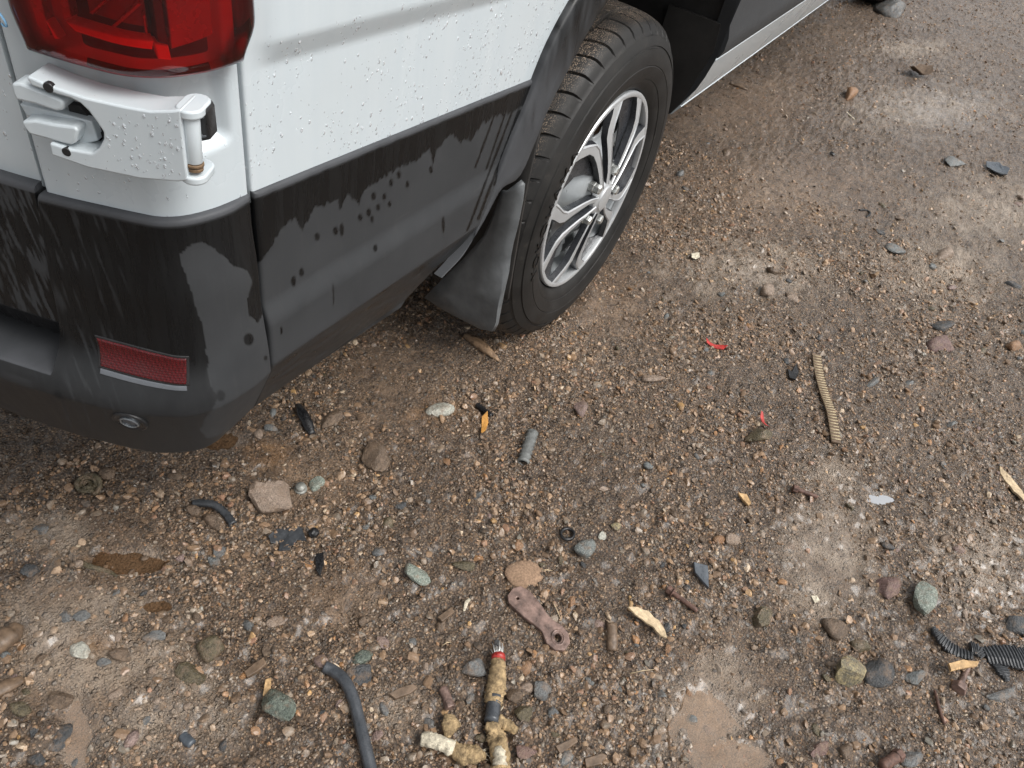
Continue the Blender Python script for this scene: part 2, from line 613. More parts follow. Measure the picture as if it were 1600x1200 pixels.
PUDDLES = [   # u, v, ru, rv, depth
    (1108, 1122, 42, 42, 0.0065), (1150, 1185, 70, 22, 0.0045), (1372, 782, 22, 8, 0.005),
    (118, 1150, 26, 60, 0.006), (205, 880, 62, 22, 0.005, 1), (345, 690, 40, 16, 0.004, 1),
    (250, 950, 24, 10, 0.004, 1),
]
PB = [gblob(*p[:4]) for p in PUDDLES]
PALE = [gblob(*b) for b in [(1108, 1105, 75, 95), (1300, 850, 70, 90), (1450, 170, 110, 38), (1430, 75, 60, 14), (1560, 330, 110, 60),
                            (1270, 930, 60, 55), (620, 1110, 55, 40), (140, 1010, 150, 130), (1540, 880, 90, 80), (1290, 745, 50, 40),
                            (1180, 420, 130, 50), (1480, 420, 100, 60), (250, 1120, 150, 70), (90, 840, 80, 45)]]
ORANGE = [gblob(*b) for b in [(410, 715, 55, 28), (230, 690, 60, 16), (700, 650, 60, 25), (180, 880, 60, 30), (590, 470, 60, 25), (150, 1010, 40, 14)]]
SMOOTH = [gblob(*b) for b in [(960, 470, 70, 60), (1130, 160, 130, 60), (590, 600, 90, 90), (480, 760, 90, 60), (520, 930, 90, 50),
                              (150, 830, 120, 40), (110, 940, 90, 40), (1300, 870, 70, 80), (1120, 1080, 90, 90), (1240, 300, 160, 70),
                              (130, 1060, 130, 80)]]
SHEEN = [gblob(*b) for b in [(480, 770, 110, 70), (140, 1000, 170, 150), (270, 1120, 170, 80), (80, 840, 100, 60), (520, 930, 110, 60), (590, 600, 110, 80), (1300, 860, 60, 100), (1110, 1110, 90, 100), (1540, 900, 80, 70), (1460, 170, 120, 50), (1180, 430, 90, 40)]]


def gh(x, y):
    """height of the ground sheet"""
    x = np.asarray(x, float)
    y = np.asarray(y, float)
    near = np.clip(1.6 - np.hypot(x + 0.2, y + 0.3) / 4.0, 0.15, 1)
    h = 0.010 * vnoise(x * 2.1, y * 2.1, 1) + 0.006 * vnoise(x * 6.3 + 3, y * 6.3, 2)
    sm = blob_field(x, y, SMOOTH, 1.6, 0.3, 5)
    rough = 1 - 0.55 * sm
    h = h + rough * (0.0058 * vnoise(x * 21, y * 21, 3) + 0.0056 * np.abs(vnoise(x * 38, y * 38, 4)) + 0.0022 * cell_bumps(x * 30 + 3, y * 30, 14, 0.35))
    h = h + near * rough * (0.0026 * vnoise(x * 85, y * 85, 6) + 0.0040 * cell_bumps(x * 62, y * 62, 8, 0.6) + 0.0026 * cell_bumps(x * 120 + 5, y * 120, 9, 0.7))
    h = h + near * 0.0008 * vnoise(x * 190, y * 190, 10)
    # tyre stands level, far field dies out
    w = np.clip(1.4 - np.hypot(x / 0.30, (y - 0.10) / 0.22), 0, 1)
    h = h * (1 - 0.85 * w)
    ex = np.maximum(np.abs(x) - 0.10, 0)
    ey = np.maximum(np.abs(y - 0.10) - 0.10, 0)
    dt = np.hypot(ex, ey) * (1 + 0.35 * vnoise(x * 18, y * 18, 33))
    h = h + 0.013 * np.exp(-((dt - 0.035) / 0.024) ** 2) - 0.004 * (dt < 0.001)
    for p, (c, A) in zip(PUDDLES, PB):
        dx, dy = x - c[0], y - c[1]
        d = np.sqrt((A[0, 0] * dx + A[0, 1] * dy) ** 2 + (A[1, 0] * dx + A[1, 1] * dy) ** 2)
        d = d + 0.28 * vnoise(x * 18, y * 18, 31)
        k = np.clip(1.5 - d, 0, 1)
        k = k * k * (3 - 2 * k)
        h = h * (1 - 0.62 * k) - p[4] * k
    far = np.clip((np.hypot(x, y) - 12) / 30, 0, 1)
    return h * (1 - far)


def axis_lines(lo, a, b, hi, fine, mid_lo, mid_hi, mid):
    pts = list(np.arange(a, b, fine))
    x, s = b, fine
    while x < hi:
        if x < mid_hi:
            s = min(s * 1.04, mid)
        else:
            s = s * 1.13
        pts.append(x)
        x += s
    pts.append(hi)
    neg = []
    x, s = a, fine
    while x > lo:
        if x > mid_lo:
            s = min(s * 1.04, mid)
        else:
            s = s * 1.13
        x -= s
        neg.append(x)
    return np.array(sorted(neg) + pts)


GX = axis_lines(-400, -1.50, 0.95, 400, 0.0058, -1.7, 6.0, 0.020)
GY = axis_lines(-400, -1.25, 0.42, 400, 0.0058, -1.6, 1.0, 0.020)
XX, YY = np.meshgrid(GX, GY, indexing='ij')
HH = gh(XX, YY)
gV = np.stack([XX, YY, HH], -1).reshape(-1, 3)
_i, _j = np.meshgrid(np.arange(len(GX) - 1), np.arange(len(GY) - 1), indexing='ij')
_b = (_i * len(GY) + _j).ravel()
gF = np.stack([_b, _b + len(GY), _b + len(GY) + 1, _b + 1], 1)
g_me = np_mesh('ground', gV, gF)


def add_attr(me, name, vals):
    a = me.attributes.new(name, 'FLOAT', 'POINT')
    a.data.foreach_set('value', np.ascontiguousarray(vals, dtype=np.float32).ravel())


add_attr(g_me, 'pale', blob_field(XX, YY, PALE, 2.2, 0.55, 41))
add_attr(g_me, 'clay', blob_field(XX, YY, ORANGE, 1.6, 0.5, 51))
add_attr(g_me, 'silt', blob_field(XX, YY, PB, 1.2, 0.3, 31))
add_attr(g_me, 'sheen', blob_field(XX, YY, SHEEN, 2.0, 0.5, 61))
add_attr(g_me, 'smooth', blob_field(XX, YY, SMOOTH, 1.6, 0.3, 5))


def mat_ground():
    t = NT('wet_muddy_gravel')
    c = t.coord()
    pale = t.attr('pale').outputs['Fac']
    clay = t.attr('clay').outputs['Fac']
    silt = t.attr('silt').outputs['Fac']
    smooth = t.attr('smooth').outputs['Fac']
    big = t.noise(c, 2.6, 4, 0.6, 0.3)
    mid = t.noise(c, 34, 6, 0.7)
    fine = t.noise(c, 260, 4, 0.7)
    mud = t.mix(t.ramp(big, [(0.32, 0.0), (0.68, 1.0)]), (0.215, 0.136, 0.080), (0.335, 0.228, 0.145))
    mud = t.mix(t.ramp(mid, [(0.36, 0.65), (0.58, 0.0)]), mud, (0.050, 0.030, 0.018))
    # grit: small grains of many colours
    v = t.voronoi(c, 230)
    hue = t.node('ShaderNodeSeparateColor')
    t.l.new(v.outputs['Color'], hue.inputs[0])
    pal = t.ramp(hue.outputs[0], [(0.0, (0.070, 0.055, 0.044)), (0.22, (0.19, 0.14, 0.10)), (0.42, (0.29, 0.22, 0.155)), (0.62, (0.23, 0.21, 0.185)),
                                  (0.78, (0.40, 0.28, 0.18)), (0.90, (0.36, 0.20, 0.10)), (0.95, (0.58, 0.50, 0.40))], 'CONSTANT')
    keep = t.math('GREATER_THAN', hue.outputs[1], t.math('ADD', 0.26, t.math('MULTIPLY', smooth, 0.30)))
    rim = t.ramp(v.outputs['Distance'], [(0.34, 1.0), (0.55, 0.0)])
    gfac = t.math('MULTIPLY', keep, rim)
    col = t.mix(t.math('MULTIPLY', gfac, 0.8), mud, pal)
    gap = t.ramp(v.outputs['Distance'], [(0.45, 0.0), (0.70, 0.75)])
    col = t.mix(t.math('MULTIPLY', gap, t.math('SUBTRACT', 1.0, t.math('MULTIPLY', smooth, 0.6))), col, (0.018, 0.011, 0.007))
    v2 = t.voronoi(c, 100)
    hue2 = t.node('ShaderNodeSeparateColor')
    t.l.new(v2.outputs['Color'], hue2.inputs[0])
    pal2 = t.ramp(hue2.outputs[0], [(0.0, (0.11, 0.088, 0.07)), (0.3, (0.23, 0.17, 0.12)), (0.55, (0.26, 0.235, 0.205)), (0.75, (0.36, 0.26, 0.175)), (0.92, (0.38, 0.23, 0.12))], 'CONSTANT')
    keep2 = t.math('GREATER_THAN', hue2.outputs[1], t.math('ADD', 0.55, t.math('MULTIPLY', smooth, 0.3)))
    rim2 = t.ramp(v2.outputs['Distance'], [(0.30, 1.0), (0.44, 0.0)])
    g2 = t.math('MULTIPLY', keep2, rim2)
    col = t.mix(t.math('MULTIPLY', g2, 0.8), col, pal2)
    pf = t.math('MULTIPLY', pale, t.ramp(t.noise(c, 60, 5, 0.7), [(0.30, 0.35), (0.52, 0.98)]))
    col = t.mix(pf, col, (0.44, 0.35, 0.265))
    cf = t.math('MULTIPLY', clay, t.ramp(mid, [(0.35, 0.0), (0.6, 0.75)]))
    col = t.mix(cf, col, (0.25, 0.135, 0.055))
    col = t.mix(t.math('MULTIPLY', silt, 0.6), col, (0.46, 0.365, 0.285))
    col = t.mix(t.ramp(fine, [(0.38, 0.5), (0.55, 0.0)]), col, t.mix(1.0, col, (0.45, 0.42, 0.40), 'MULTIPLY'))
    rough = t.ramp(mid, [(0.36, 0.24), (0.64, 0.46)])
    sheen = t.attr('sheen').outputs['Fac']
    rough = t.mix(sheen, rough, (0.24, 0.24, 0.24))
    h = t.math('ADD', t.math('MULTIPLY', gfac, 0.9), t.math('MULTIPLY', g2, 1.8))
    h = t.math('ADD', h, t.math('MULTIPLY', fine, 1.6))
    h = t.math('ADD', h, t.math('MULTIPLY', mid, 2.2))
    nrm = t.bump(h, 1.0, 0.0044)
    return t.done(t.principled(col, rough, 0, 0.85, nrm, t.math('ADD', 0.25, t.math('MULTIPLY', sheen, 0.6)), 0.24, **{'Coat IOR': 1.6}))


M['ground'] = mat_ground()
ground = link('ground', g_me, M['ground'])
ground['kind'] = 'structure'


def mat_water(name, ca, cb):
    t = NT(name)
    c = t.coord()
    n = t.noise(c, 26, 4, 0.6)
    col = t.ramp(n, [(0.35, ca), (0.7, cb)])
    nrm = t.bump(t.noise(c, 40, 3, 0.5), 0.10, 0.001)
    df = t.node('ShaderNodeBsdfDiffuse')
    t.put(df.inputs['Color'], col)
    tr = t.node('ShaderNodeBsdfTransparent')
    tr.inputs['Color'].default_value = (0.82, 0.70, 0.58, 1)
    mx = t.node('ShaderNodeMixShader')
    mx.inputs[0].default_value = 0.25
    t.l.new(tr.outputs[0], mx.inputs[1])
    t.l.new(df.outputs[0], mx.inputs[2])
    gl = t.node('ShaderNodeBsdfGlossy')
    gl.inputs['Roughness'].default_value = 0.14
    t.put(gl.inputs['Normal'], nrm)
    fr = t.node('ShaderNodeFresnel')
    fr.inputs['IOR'].default_value = 1.30
    t.put(fr.inputs['Normal'], nrm)
    m2 = t.node('ShaderNodeMixShader')
    t.l.new(fr.outputs[0], m2.inputs[0])
    t.l.new(mx.outputs[0], m2.inputs[1])
    t.l.new(gl.outputs[0], m2.inputs[2])
    return t.done(m2.outputs[0])


M['water'] = mat_water('pale_silty_water', (0.44, 0.36, 0.29), (0.60, 0.51, 0.43))
M['brown_water'] = mat_water('brown_puddle_water', (0.085, 0.056, 0.034), (0.14, 0.096, 0.060))
for k, p in enumerate(PUDDLES):
    c, A = PB[k]
    inv = np.linalg.inv(A)
    base_h = float(np.median(gh(c[0] + np.array([-.01, 0, .01, 0]), c[1] + np.array([0, .01, 0, -.01]))))
    lvl = base_h + p[4] * 0.55
    ring = [(c[0], c[1], lvl)]
    n = 48
    for i in range(n):
        a = 2 * math.pi * i / n
        r = 1.30 + 0.16 * math.sin(3 * a + k) + 0.1 * math.sin(5 * a + 2 * k)
        q = inv @ np.array([math.cos(a) * r, math.sin(a) * r])
        ring.append((c[0] + q[0], c[1] + q[1], lvl))
    o = link('puddle', mesh_from('puddle', ring, [(0, i + 1, (i + 1) % n + 1) for i in range(n)]), M['brown_water'] if len(p) > 5 else M['water'])
    o['kind'] = 'structure'

# ------------------------------------------------------------------ the van
van = link('van', None)
tag(van, 'white panel van with dark grey lower cladding, its rear corner wet with rain', 'van')


def px_of(P):
    d = np.asarray(P, float) - CAM_POS
    z = d @ AX_F
    return np.stack([800 + CAM_F * (d @ AX_R) / z, 600 - CAM_F * (d @ AX_U) / z], -1)


# plan of the outer skin: along the side, round the rear corner and across the back
_plan = [(0.9, -0.05), (0.3, -0.05), (-0.3, -0.05), (-0.7, -0.05), (-0.9, -0.05), (-0.968, -0.0502), (-1.000, -0.0495), (-1.018, -0.0465), (-1.031, -0.0425), (-1.042, -0.0365),
         (-1.0515, -0.0275), (-1.058, -0.0165), (-1.071, 0.0105), (-1.087, 0.046), (-1.104, 0.092), (-1.127, 0.17), (-1.152, 0.30), (-1.176, 0.50),
         (-1.190, 0.75), (-1.195, 0.97), (-1.190, 1.19), (-1.176, 1.44), (-1.152, 1.64), (-1.104, 1.85), (-1.058, 1.955), (-1.0, 1.99), (-0.7, 1.99)]
PATH = catmull(_plan, 24)
_seg = np.hypot(*(PATH[1:] - PATH[:-1]).T)
PS = np.concatenate([[0], np.cumsum(_seg)])
_i0 = np.argmin(np.hypot(PATH[:, 0] + 0.968, PATH[:, 1] + 0.05))
PS = PS - PS[_i0]
_tan = np.gradient(PATH, axis=0)
_tan /= np.linalg.norm(_tan, axis=1)[:, None]
PN = np.stack([_tan[:, 1], -_tan[:, 0]], 1)        # outward
if PN[0, 1] > 0:
    PN = -PN


def skin(s, z, off):
    x = np.interp(s, PS, PATH[:, 0])
    y = np.interp(s, PS, PATH[:, 1])
    nx = np.interp(s, PS, PN[:, 0])
    ny = np.interp(s, PS, PN[:, 1])
    return np.stack([x + nx * off, y + ny * off, z + 0 * x], -1)


def s_at_y(y):          # on the rear, right half
    k = (PATH[:, 1] > -0.05) & (PS > 0.03) & (PS < 1.3)
    return float(np.interp(y, PATH[k][:, 1], PS[k]))


def s_at_x(x):          # on the side (front of the corner)
    return -(x + 0.968)


def smooth01(t):
    t = np.clip(t, 0, 1)
    return t * t * (3 - 2 * t)


def edge_lines(n, length, bev):
    base = np.linspace(0, 1, n + 1)
    e = bev / length
    ex = np.array([0.0, 0.12, 0.3, 0.6, 1.0]) * e
    return np.unique(np.round(np.concatenate([base[(base > e * 1.2) & (base < 1 - e * 1.2)], ex, 1 - ex]), 7))


def grid_panel(name, pos, length_a, length_b, na, nb, mat, parent, bev=0.003, thick=0.012, wet=None, nrm_in=None):
    """pos(a, b, off) -> points; builds a shell with rolled edges and a skirt going inwards"""
    la = edge_lines(na, length_a, bev)
    lb = edge_lines(nb, length_b, bev)
    A, B = np.meshgrid(la, lb, indexing='ij')
    d = np.minimum(np.minimum(A, 1 - A) * length_a, np.minimum(B, 1 - B) * length_b)
    dd = np.clip(d, 0, bev)
    drop = bev - np.sqrt(np.maximum(bev * bev - (bev - dd) ** 2, 0))
    V = pos(A, B, -drop)
    W = pos(A, B, np.full_like(A, -thick))
    ni, nj = A.shape
    idx = np.arange(ni * nj).reshape(ni, nj)
    F = np.stack([idx[:-1, :-1], idx[1:, :-1], idx[1:, 1:], idx[:-1, 1:]], -1).reshape(-1, 4)
    border = np.concatenate([idx[:, 0], idx[-1, 1:], idx[-2::-1, -1], idx[0, -2:0:-1]])
    Vf = V.reshape(-1, 3)
    Wf = W.reshape(-1, 3)[border]
    k = len(border)
    j = np.arange(k)
    base = len(Vf)
    SF = np.stack([border[j], border[(j + 1) % k], base + (j + 1) % k, base + j], -1)
    me = np_mesh(name, np.concatenate([Vf, Wf]), np.concatenate([F, SF]))
    if wet is not None:
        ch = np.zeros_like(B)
        ch[B * length_b > length_b - 0.0050] = 1.0  # top ledge strip that gets the painted highlight
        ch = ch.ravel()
        add_attr(me, 'edge_light', np.concatenate([ch, ch[border] * 0]))
        w = wet(px_of(Vf), Vf)
        add_attr(me, 'wet', np.concatenate([w, w[border]]))
    bm = bmesh.new()
    bm.from_mesh(me)
    bmesh.ops.recalc_face_normals(bm, faces=bm.faces)
    bm.to_mesh(me)
    bm.free()
    o = link(name, me, mat, parent)
    me.polygons.foreach_set('use_smooth', [True] * len(me.polygons))
    me.set_sharp_from_angle(angle=R(60))
    return o


def in_poly(P, poly):
    x, y = P[:, 0], P[:, 1]
    c = np.zeros(len(P), bool)
    n = len(poly)
    for i in range(n):
        x0, y0 = poly[i]
        x1, y1 = poly[(i + 1) % n]
        if y0 == y1:
            continue
        m = ((y0 > y) != (y1 > y)) & (x < (x1 - x0) * (y - y0) / (y1 - y0) + x0)
        c ^= m
    return c


# ---- shapes of the water film on the plastic
def c3(x, y):
    return 380 + 0.35 * x, 100 + 0.35 * y


def c2(x, y):
    return 0.36667 * x, 270 + 0.36667 * y


_edge = np.array([c3(*p) for p in [(60, 900), (100, 860), (170, 730), (235, 690), (262, 745), (320, 640), (420, 610), (434, 655), (465, 580), (520, 630), (540, 560),
                                  (620, 510), (680, 470), (780, 430), (832, 372), (846, 440), (860, 390), (930, 310), (965, 352), (1000, 335), (1015, 345), (1070, 262),
                                  (1120, 240), (1200, 215), (1290, 170), (1340, 60)]])
_dots = [(330, 770, 12, 18), (412, 745, 11, 20), (440, 740, 10, 30), (522, 685, 10, 17), (560, 663, 11, 20), (575, 693, 8, 17), (602, 640, 9, 16), (582, 590, 11, 19),
         (630, 592, 9, 16), (653, 625, 8, 14), (660, 530, 9, 18), (695, 495, 10, 17), (733, 537, 8, 16), (838, 472, 9, 18), (590, 822, 10, 17), (260, 930, 11, 20),
         (225, 970, 11, 24), (893, 718, 7, 40), (403, 1030, 3, 55), (170, 1190, 5, 20), (1000, 640, 0.1, 0.1)]
_streaks = [((1130, 205), (1036, 462), 5), ((1180, 190), (1085, 470), 5), ((1205, 200), (1000, 745), 6), ((1232, 210), (1050, 690), 7), ((1255, 200), (1085, 590), 6), ((1280, 180), (1120, 540), 7)]


def wet_side(px, P):
    y_edge = np.interp(px[:, 0], _edge[:, 0], _edge[:, 1])
    tooth = 7 * np.abs(vnoise(P[:, 0] * 130, P[:, 0] * 0 + 0.3, 61)) + 4 * vnoise(P[:, 0] * 320, P[:, 0] * 0 + 0.7, 62)
    w = np.clip((y_edge + tooth - 2 - px[:, 1]) / 1.5 + 0.5, 0, 1)
    for (x, y, rx, ry) in _dots:
        u, v = c3(x, y)
        # drops run straight down the panel, so lean the ellipse along the picture's plumb line
        dx = px[:, 0] - u - 0.02 * (px[:, 1] - v)
        d = np.hypot(dx / (rx * 0.35), (px[:, 1] - v) / (ry * 0.35))
        w = np.maximum(w, np.clip((1.1 - d) / 0.25, 0, 1))
    for (a, b, r) in _streaks:
        a, b = np.array(c3(*a)), np.array(c3(*b))
        t = np.clip(((px - a) @ (b - a)) / ((b - a) @ (b - a)), 0, 1)
        d = np.linalg.norm(px - (a + t[:, None] * (b - a)), axis=1)
        w = np.maximum(w, np.clip((r * 0.35 * (0.9 + 0.4 * vnoise(P[:, 2] * 120, P[:, 0] * 40, 63)) - d) / 0.8 + 0.5, 0, 1))
    ledge = smooth01((P[:, 2] - (TRIM_Z0 - 0.0458 * (P[:, 0] + 0.9665)) + 0.0075) / 0.002)  # film also thinned on the top ledge to paint its highlight
    w = w * (1 - 0.9 * ledge * np.clip(0.75 + 0.8 * vnoise(P[:, 0] * 70, P[:, 1] * 500, 65), 0, 1))
    w = np.where(P[:, 2] < 0.54, np.clip(0.55 + 0.5 * vnoise(P[:, 0] * 25, P[:, 2] * 90, 64), 0, 1), w)
    return w


_patch = [c2(*p) for p in [(765, 345), (800, 312), (860, 300), (920, 320), (960, 365), (1000, 398), (1060, 420), (1076, 470), (1055, 550), (1062, 615), (1100, 635), (1125, 600),
                           (1150, 620), (1160, 900), (1080, 1060), (1000, 1090), (880, 1130), (850, 1100), (870, 1060), (905, 1000), (935, 965), (900, 915), (888, 860), (880, 760), (862, 640), (830, 555), (800, 450)]]


def wet_corner(px, P):
    w = np.full(len(px), 0.93)
    jit = px + np.stack([3.0 * vnoise(P[:, 2] * 60, P[:, 0] * 60, 71), 3.0 * vnoise(P[:, 2] * 60, P[:, 0] * 60, 72)], 1)
    w = np.where(in_poly(jit, _patch), 0.0, w)
    for (x, y, r) in [(1060, 710, 22), (940, 950, 20), (1132, 790, 9)]:
        u, v = c2(x, y)
        d = np.hypot(px[:, 0] - u, (px[:, 1] - v) / 1.2) / (r * 0.3667)
        w = np.maximum(w, np.clip((1.1 - d) / 0.25, 0, 0.93))
    # fine run marks on the rear face, slanted as the wind drove them
    q = px[:, 0] - 0.38 * px[:, 1]
    sl = vnoise(q * 0.16, px[:, 1] * 0.016, 73)
    rear = smooth01((250 - px[:, 0]) / 120)
    w = np.clip(w - 0.55 * rear * np.clip((sl - 0.32) / 0.25, 0, 1), 0, 1)
    # the ledge below is damp, not wet
    lower = smooth01((px[:, 1] - 500 - 0.10 * px[:, 0]) / 50) * smooth01((0.60 - P[:, 2]) / 0.03)
    w = np.where(w > 0.02, w * (1 - 0.45 * lower), w)
    return w * (1 - 0.9 * smooth01((P[:, 2] - TRIM_Z0 + 0.0070) / 0.002))  # top ledge kept lighter, part of its painted highlight


def wet_door(px, P):
    q = px[:, 0] - 0.42 * px[:, 1]
    sl = vnoise(q * 0.17, px[:, 1] * 0.018, 75) + 0.5 * vnoise(q * 0.35, px[:, 1] * 0.03, 76)
    return np.clip(0.92 - 0.95 * np.clip((sl - 0.05) / 0.25, 0, 1), 0, 1) * (1 - 0.9 * smooth01((P[:, 2] - TRIM_Z0 + 0.001) / 0.002))  # upper edge lightened too, imitating the sky on it


def wet_ledge(px, P):
    return np.clip(0.45 + 0.4 * vnoise(P[:, 0] * 30, P[:, 1] * 30, 77), 0, 1)


# ---- lower side cladding behind the wheel
FL_L = [(898, 0), (862, 66), (840, 118), (824, 160), (800, 215), (765, 303), (730, 387), (690, 434)]
_fl = np.array([on_axis(u, v, 1, -0.048) for u, v in FL_L])
TRIM_Z0, TRIM_Z1 = 0.7455, 0.7235


def prof_side(z):
    up = -0.003 + 0.007 * smooth01((0.625 - z) / 0.032)
    tuck = np.clip((0.543 - z) / 0.093, 0, 1)
    return up - 0.036 * tuck


def side_clad_pos(A, B, off):
    z = (0.450 + (0.438 - 0.450) * A) * (1 - B) + (TRIM_Z0 + (TRIM_Z1 - TRIM_Z0) * A) * B
    xf = np.interp(z, _fl[::-1, 2], _fl[::-1, 0]) - 0.002
    xf = np.where(z < _fl[-1, 2], _fl[-1, 0] - 0.002 - (z - _fl[-1, 2]) * -1.0, xf)
    x0 = -0.9665
    x = x0 + (xf - x0) * A
    P = skin(s_at_x(x), z, prof_side(z) + off)
    return P


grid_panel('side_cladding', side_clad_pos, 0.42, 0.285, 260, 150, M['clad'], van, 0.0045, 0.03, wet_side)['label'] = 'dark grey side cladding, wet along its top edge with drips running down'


# ---- white side panel with its pressed step
def side_white_pos(A, B, off):
    zt = 1.02
    z = (TRIM_Z0 - 0.012 + (TRIM_Z1 - TRIM_Z0) * A) * (1 - B) + zt * B
    xf = np.interp(z, [0.70, 0.723, 0.762, 0.811, 0.87, 0.93, 0.98, 1.02], [-0.476, -0.476, -0.434, -0.398, -0.325, -0.22, -0.10, 0.05])
    x = -0.9665 + (xf + 0.9665) * A
    fade = smooth01((x + 0.962) / 0.03)
    zz = z + 0.028 * (x + 0.95)
    step = np.clip((zz - 0.850) / 0.021, 0, 1) * 0.8 + 0.2 * smooth01((zz - 0.848) / 0.025)
    o = -0.0068 + 0.0080 * step * fade
    return skin(s_at_x(x), z, o + off)


side_panel = grid_panel('side_panel', side_white_pos, 0.5, 0.28, 90, 90, M['white'], van, 0.0025, 0.012)

# ---- bumper corner, one moulding with the rear bumper and its step
S_LEFT = s_at_y(0.058)
S_MID = s_at_y(0.94)


def prof_corner(z, s):
    rear = smooth01((s - 0.02) / 0.12)
    o = 0.004 * smooth01((0.72 - z) / 0.06) + 0.007 * smooth01((0.64 - z) / 0.09) - 0.0035 * (1 - smooth01(s / 0.03))
    o = o + 0.022 * rear * smooth01((0.60 - z) / 0.06)
    tuck = np.clip((0.540 - z) / 0.090, 0, 1)
    return o - (0.037 - 0.017 * rear) * tuck


LIP_Z = 0.562


def corner_pos(A, B, off):
    # the run is stretched so that most columns fall on the corner
    s = np.interp(A, [0, 0.62, 0.80, 1.0], [0.0022, S_LEFT - 0.012, S_LEFT + 0.04, S_MID])
    top = TRIM_Z0 + (LIP_Z - TRIM_Z0) * smooth01((s - S_LEFT - 0.001) / 0.020)
    z = 0.459 * (1 - B) + top * B
    off = np.where((off < -0.02) & (s < S_LEFT - 0.004), -0.016, off)
    return skin(s, z, prof_corner(z, s) + off)


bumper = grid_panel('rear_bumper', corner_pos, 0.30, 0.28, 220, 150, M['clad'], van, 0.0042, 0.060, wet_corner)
bumper['label'] = 'dark grey rear bumper corner with a dry pale patch between wet areas'

# ---- rear door: cladding, ribbed wall under it, white skin


def door_clad_pos(A, B, off):
    s0 = S_LEFT + 0.0035 + 0.010 * (1 - B)
    s = s0 + (S_MID - s0) * A ** 1.8
    z = 0.604 * (1 - B) + (TRIM_Z0 + 0.006) * B
    return skin(s, z, -0.001 + 0.003 * smooth01((0.72 - z) / 0.06) + off)


def door_white_pos(A, B, off):
    s0 = S_LEFT + 0.0035 - 0.004 * B
    s = s0 + (S_MID - s0) * A ** 1.6
    z = 0.745 * (1 - B) + 1.9 * B
    return skin(s, z, -0.011 + off)


door = grid_panel('rear_door', door_white_pos, 0.9, 1.15, 60, 40, M['white'], van, 0.003, 0.014)
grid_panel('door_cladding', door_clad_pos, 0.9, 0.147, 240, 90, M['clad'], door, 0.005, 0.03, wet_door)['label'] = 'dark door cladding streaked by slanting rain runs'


def rib_pos(A, B, off):
    s = S_LEFT - 0.01 + (S_MID - S_LEFT + 0.01) * A
    z = 0.545 * (1 - B) + 0.612 * B
    tri = np.abs(((s - 0.02 * B) / 0.011) % 1.0 - 0.5) * 2
    return skin(s, z, -0.014 - 0.016 * (1 - B) + 0.004 * tri + off)


grid_panel('ribbed_step_wall', rib_pos, 0.95, 0.067, 420, 5, M['blackplastic'], van, 0.001, 0.02)

# ---- white corner pillar with the hinge recess


def pillar_pos(A, B, off):
    z = 0.734 * (1 - B) + 0.99 * B
    s0 = 0.0022
    s1 = S_LEFT - 0.001 - 0.005 * B
    s = s0 + (s1 - s0) * A
    rec = smooth01((s - 0.012) / 0.012) * smooth01((0.150 - s) / 0.03) * smooth01((z - 0.795 + 0.10 * (s - 0.03)) / 0.013)
    return skin(s, z, -0.0068 - 0.011 * rec + off)


pillar = grid_panel('corner_pillar', pillar_pos, 0.17, 0.25, 80, 90, M['white'], van, 0.0025, 0.012)

# ---- tail lamp
S_L0, S_L1 = s_at_x(-0.961), s_at_y(0.036)


def lamp_pos_off(base, inset=0.0):
    def pos(A, B, off):
        z0 = 0.864 + 0.003 * A
        z = z0 * (1 - B) + 1.36 * B + inset * (1 - 2 * B)
        sl = S_L0 + 0.014 * smooth01((0.895 - z) / 0.03)         # the lower outer corner is cut off
        sr = S_L1 - 0.006 * smooth01((0.90 - z) / 0.04)
        s = sl + inset + (sr - sl - 2 * inset) * A
        bulge = np.sin(np.pi * np.clip(A, 0, 1)) ** 0.7
        return skin(s, z, base + 0.006 * bulge * (base > 0) + off)
    return pos


lamp = grid_panel('tail_lamp', lamp_pos_off(0.012), 0.15, 0.49, 60, 110, M['lens'], van, 0.013, 0.024)
lamp['label'] = 'red tail lamp with light guides behind its glossy lens'
grid_panel('lamp_housing', lamp_pos_off(-0.016, 0.002), 0.15, 0.49, 30, 60, M['lampdark'], lamp, 0.004, 0.010)


def lamp_sz(u, v):
    """s, z of a pixel on the body skin just inside the lens"""
    s = np.linspace(S_L0 - 0.01, S_L1 + 0.03, 260)[:, None]
    z = np.linspace(0.85, 1.02, 260)[None, :]
    S, Z = [q.ravel() for q in np.broadcast_arrays(s, z)]
    q = px_of(skin(S, Z, np.full(len(S), 0.004)))
    i = int(np.argmin(np.hypot(q[:, 0] - u, q[:, 1] - v)))
    return np.array([S[i], Z[i]])


def lamp_piece(name, quad, mat, d0, d1, up=0.0):
    """quad = top left, bottom left, bottom right, top right in picture pixels; up lengthens it upwards out of view"""
    tl, bl, br, tr = [lamp_sz(*p) for p in quad]
    tl = tl + np.array([0, up])
    tr = tr + np.array([0, up])

    def pos(A, B, off):
        s = (tl[0] * (1 - A) + tr[0] * A) * B + (bl[0] * (1 - A) + br[0] * A) * (1 - B)
        z = (tl[1] * (1 - A) + tr[1] * A) * B + (bl[1] * (1 - A) + br[1] * A) * (1 - B)
        return skin(s, z, d0 + off)
    la, lb = max(0.004, abs(tr[0] - tl[0])), max(0.004, abs(tl[1] - bl[1]))
    return grid_panel(name, pos, la, lb, 8, 8, mat, lamp, 0.0012, d0 - d1)


